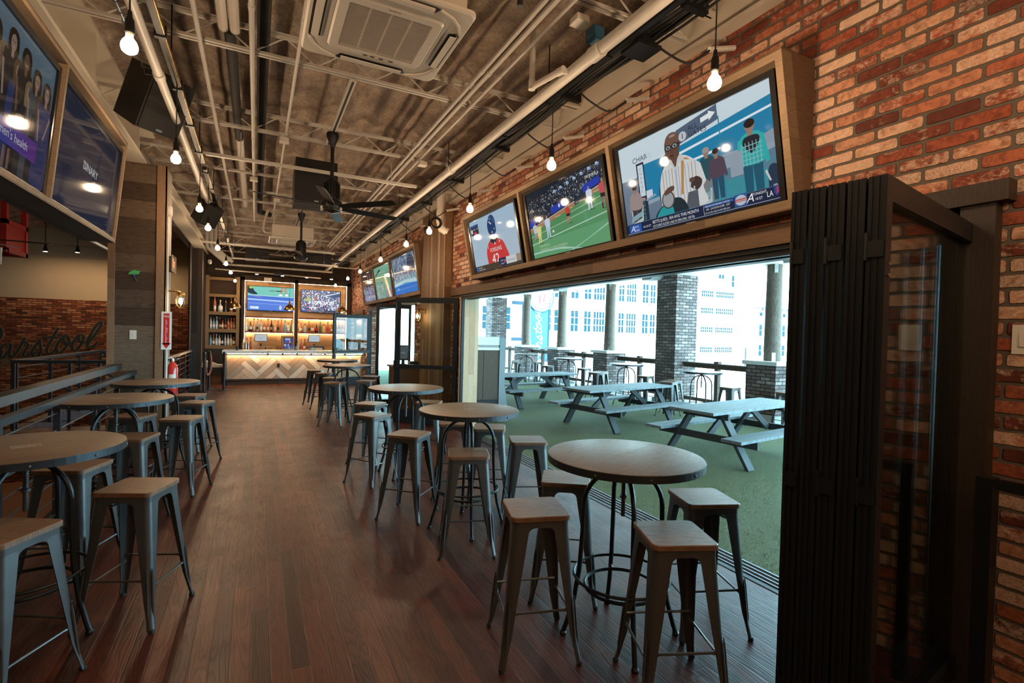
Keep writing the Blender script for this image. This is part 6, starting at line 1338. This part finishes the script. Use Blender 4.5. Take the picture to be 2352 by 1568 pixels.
for x,y,l in ((8.5,7.75,'patio bar table between the tall brick pillar and the nearest plinth'),(8.5,10.2,'patio bar table left of the tall brick pillar'),(8.5,12.9,'patio bar table before the middle of the railing'),(8.5,15.6,'patio bar table furthest left beside the cooler')): put_table(x,y,20,l,G,-.03)
G='metal bar stools on the patio'
for x,y,a,l in ((8.15,8.35,20,'patio stool in front of the tall brick pillar, left one'),(8.55,8.62,10,'patio stool half behind another before the tall brick pillar'),(8.6,7.10,5,'patio stool right of the table before the nearest plinth'),(8.95,6.1,5,'patio stool partly hidden by the folded doors'),
 (8.1,10.95,15,'patio stool left of the table next to the tall pillar'),(8.75,9.75,10,'patio stool right of the table next to the tall pillar'),(8.45,11.2,25,'patio stool behind the table next to the tall pillar'),
 (8.15,13.55,15,'patio stool left of the middle patio table'),(8.7,12.35,10,'patio stool right of the middle patio table'),(8.1,15.5,12,'patio stool left of the furthest patio table'),(8.75,15.3,8,'patio stool right of the furthest patio table'),(8.5,16.3,15,'patio stool behind the furthest patio table')): put_stool(x,y,a,l,G,-.03)
# cooler standing outside the jamb
t=thing('evaporative_cooler','tall portable evaporative cooler with brown pad just outside the doorway','cooler',(3.80,8.95,-.03),R(-3))
b=MB(); b.prism([(0,0),(.50,0),(.60,.0),(.62,.30),(.56,.42),(0,.42)],.0,.42); b.build('tank','rubber',t,0)
b=MB(); b.box(.0,.46,.0,.30,.42,1.46); b.build('pad_frame','rubber',t,0)
b=MB(); b.box(.01,.13,-.008,.0,.44,1.42); b.box(.14,.45,-.008,.0,.44,1.42)
for k in range(34):
    z=.45+k*.0285; b.bar((.02,-.010,z),(.12,-.010,z+.012),.004); b.bar((.15,-.010,z),(.44,-.010,z+.03),.004)
b.build('cooling_pad','pad_brown',t,0)
b=MB(); b.box(-.01,.46,-.02,.28,1.50,1.66); b.box(-.01,.46,-.02,.28,1.40,1.45); b.build('top_cover','paper',t,0)
b=MB(); b.box(.0,.45,-.01,.25,1.45,1.50); b.build('cover_gap','concrete',t,0)
b=MB(); P=[(.46,1.66),(.55,1.66),(.58,1.62),(.58,.72),(.62,.50),(.68,.06),(.66,0),(.46,0)]
b.prism(P,-.40,.03,M=Matrix(((1,0,0,0),(0,0,-1,0),(0,1,0,0),(0,0,0,1)))); b.build('side_shell','cooler_plastic',t,0)
b=MB(); 
for k in range(3): b.box(.03,.45,-.02,0,.08+k*.11,.14+k*.11)
b.build('tank_ribs','black_metal',t,0)
# heaters under the beam
for i,(y,l) in enumerate(((6.05,'grey wedge shaped patio speaker beside the folded doors'),(9.95,'grey wedge shaped patio speaker near the top of the tall brick pillar'),(14.3,'grey wedge shaped patio speaker at the left of the doorway view'))):
    b=MB(); b.prism([(-.30,0),(.22,0),(.14,-.20),(-.18,-.20)],-.16,.16,M=Matrix(((0,0,1,0),(1,0,0,0),(0,1,0,0),(0,0,0,1)))); b.box(-.04,.04,-.04,.04,0,.10); o=b.build('patio_speaker','sign_blue_dark' if False else 'concrete',smooth=0); o.location=(9.0,y,3.36); tag(o,l,'speaker','wedge speakers under the patio beam')
b=MB(); b.box(8.9,9.2,6.0,6.1,3.4,3.62)
# blue blade sign
t=thing('blade_sign','tall blue blade sign with white script and a round star badge, behind the timber posts','sign',(11.0,19.0,0))
MB().box(-.62,.42,.0,.35,.6,3.05).build('panel','sign_blue',t,0)
b=MB(); b.box(-.70,-.62,-.03,.38,.5,3.1); b.box(.42,.46,-.03,.38,.5,3.1); b.box(-.05,-.03,-.004,0,.6,3.05) if False else None; b.build('frame','sign_blue_dark',t,0)
Mr=Matrix(((1,0,0,0),(0,0,-1,0),(0,1,0,0),(0,0,0,1)))
b=MB().lathe([(0,0),(.62,0),(.62,.30),(0,.30)],(0,0,0),40,M=Matrix.Rotation(pi/2,3,'X')); o=b.build('round_badge','sign_white',t,30); o.location=(.0,.27,3.30)
b=MB().ring((0,0,0),.62,.03,40,6,M=Matrix.Rotation(pi/2,3,'X')); o=b.build('badge_rim','sign_blue',t); o.location=(0,-.04,3.30)
b=MB()
for k in range(14):
    a=pi+pi*k/13; q=star(.50*cos(a),.50*sin(a),.055); cx,cz=.50*cos(a),.50*sin(a); b.add([(cx,-.012,cz)]+[(x,-.012,z) for x,z in q],[(0,1+j,1+(j+1)%10) for j in range(10)])
o=b.build('badge_stars','sign_blue_dark',t,0); o.location=(0,-.03,3.30)
b=MB(); b.box(-.10,-.03,-.012,0,-.25,.5); b.box(.12,.19,-.012,0,-.15,.5,rot=Matrix.Rotation(.2,4,'Y')); o=b.build('badge_stripes','sign_red',t,0); o.location=(0,-.03,3.30)
def Mbl(cx,cy): return (-(cy-760)*.00082*-1*-1+ -.02, .75+(cx-0)*.00125)
def Mbl(cx,cy): return (-.05+(cy-760)*.00085, .78+cx*.00115)
o=strokes(Mbl,.020,'sign_white','script',t,-.006)
MB().box(-1.3,-.62,.1,.2,2.95,3.10).build('upper_arm','sign_blue_dark',t,0); MB().box(-1.3,-.62,.1,.2,1.40,1.55).build('lower_arm','sign_blue_dark',t,0)
# buildings across the street
b=MB().box(10.2,160,-60,160,-6.2,-6.0); struct('floor_street',b,'asphalt')
def window(t,x0,x1,y,z0,z1,nx,nz,arch=False):
    f=MB(); g=.06
    for i in range(nx+1): x=x0+(x1-x0)*i/nx; f.box(x-g/2,x+g/2,y-.10,y-.02,z0,z1)
    for i in range(nz+1): z=z0+(z1-z0)*i/nz; f.box(x0,x1,y-.10,y-.02,z-g/2,z+g/2)
    f.box(x0-.2,x1+.2,y-.2,y,z0-.22,z0-.1); w=f.build('window','building_white',t,0)
    MB().box(x0,x1,y-.05,y-.01,z0,z1).build('pane','building_glass',w,0)
def bX(px): return 26.24+(px-1245)*.0587
t=thing('warehouse_building','long white warehouse with rows of gridded windows across the street','building',(0,0,0))
MB().box(12,43.5,45,60,-6,9.6).build('wall','building_white',t,0); MB().box(11.6,43.9,44.7,60,9.4,9.9).build('cornice','building_tan',t,0)
b=MB(); b.box(12,43.5,44.85,45,1.2,1.35); b.box(12,43.5,44.85,45,4.9,5.02); b.build('string_course','building_tan',t,0)
for a,c,n in ((1165,1183,2),(1246,1263,2),(1269,1287,2),(1304,1321,2),(1333,1349,2),(1354,1380,4),(1387,1401,2),(1412,1426,2),(1431,1455,4),(1470,1486,2),(1490,1504,2),(1111,1125,2),(1130,1150,2)):
    for z0,z1 in ((2.1,4.35),(5.6,7.8)): window(t,bX(a),bX(c),45,z0,z1,n,3)
for a,c in ((1440,1452),(1350,1356),(1250,1262)): MB().box(bX(a),bX(c),44.9,45.02,-1.8,.2).build('door','building_tan',t,0)
def cX(px): return 64+(px-1600)*.109
def cZ(py): return 10.73-(py-650)*.0706
t=thing('brick_tower_building','pale four storey building with banded windows right of the tall brick pillar','building',(0,0,0))
MB().box(60,76.5,60,75,-6,22).build('wall','building_tan',t,0); MB().box(76.2,76.6,59.6,60,-6,13).build('drain_pipe','concrete',t,0)
for y0,y1 in ((665,680),(705,719),(750,763),(797,810)):
    window(t,cX(1610),cX(1636),60,cZ(y1),cZ(y0),6,2); window(t,cX(1641),cX(1680),60,cZ(y1),cZ(y0),9,2)
window(t,cX(1645),cX(1658),60,cZ(635),cZ(624),2,1); window(t,cX(1674),cX(1681),60,cZ(652),cZ(624),1,2)
b=MB()
for py in (686,725,776,815): b.box(60,76.5,59.7,60,cZ(py)-.1,cZ(py)+.1)
b.build('ledges','concrete',t,0)
MB().box(cX(1690),cX(1708),59.6,60,-3,cZ(798)).build('garage_door','building_white',t,0); MB().box(cX(1708)-.2,cX(1708),59.4,60,-3,cZ(798)).build('door_jamb','dark_grille',t,0)
t=thing('corner_building','pale three storey corner building with arched windows at the right','building',(0,0,0))
MB().box(78,92,60,80,-6,cZ(692)).build('wall','building_white',t,0); b=MB(); b.box(77.4,92.6,59.3,60,cZ(692)-.3,cZ(692)+.3); 
for k in range(12): b.box(78+k*1.1,78.4+k*1.1,59.5,60,cZ(692)-1.2,cZ(692)-.3)
b.build('cornice','concrete',t,0)
for a,c in ((1738,1746),(1796,1804)):
    for y0,y1 in ((695,718),(738,768),(790,818)): window(t,cX(a)+.4,cX(c)+.4,60,cZ(y1),cZ(y0),1,2)
for k in range(4):
    b=MB(); b.tube([(20+k*3,40,4.0+k*.9),(50,40,3.4+k*.9),(95,42,4.2+k*.9)],.02,4); o=b.build('street_wire','tablet_dark'); tag(o,'thin overhead street wire in front of the white buildings','wire','overhead wires across the street')
for i,(x,y) in enumerate(((34,38),(60,46))):
    t=thing('street_lamp' if i else 'utility_pole',['dark utility pole in front of the warehouse','pale street pole in front of the corner building'][i],'pole',(x,y,-6)); MB().cyl((0,0,0),(0,0,7.5),.09,.06).build('pole','concrete',t); MB().box(-.6,.6,-.05,.05,7.0,7.1).build('arm','concrete',t,0)
# ------------------------------------------------------------------ light and camera
w=bpy.data.worlds.new('World'); SC.world=w; w.use_nodes=True; nt=w.node_tree; nt.nodes.clear()
o=nt.nodes.new('ShaderNodeOutputWorld'); bg=nt.nodes.new('ShaderNodeBackground'); nt.links.new(bg.outputs[0],o.inputs[0])
bg.inputs[0].default_value=(.42,.80,1.0,1); bg.inputs[1].default_value=SKY
su=bpy.data.lights.new('sun','SUN'); su.energy=SUN; su.angle=R(1.5); su.color=(1,.97,.92); so=bpy.data.objects.new('sun',su); COL.objects.link(so)
so.rotation_euler=V((-.35,-.62,.70)).to_track_quat('Z','Y').to_euler()
cam=bpy.data.cameras.new('camera'); co=bpy.data.objects.new('camera',cam); COL.objects.link(co)
YAW,PIT,ROLL=.47013,-.015423,.025812
cy,sy,cp,sp=cos(YAW),sin(YAW),cos(PIT),sin(PIT)
f=V((sy*cp,cy*cp,sp)); r=V((cy,-sy,0)); u=r.cross(f); r2=cos(ROLL)*r+sin(ROLL)*u; u2=-sin(ROLL)*r+cos(ROLL)*u
M=Matrix((( r2.x,u2.x,-f.x,0),(r2.y,u2.y,-f.y,0),(r2.z,u2.z,-f.z,1.70),(0,0,0,1)))
co.matrix_world=M; cam.sensor_width=36; cam.lens=1158.4/2352*36; cam.clip_start=.05; cam.clip_end=500
SC.camera=co
vs_=SC.view_settings; vs_.view_transform='Standard'; vs_.look='None'; vs_.gamma=1; vs_.use_curve_mapping=False; vs_.exposure=EXPO
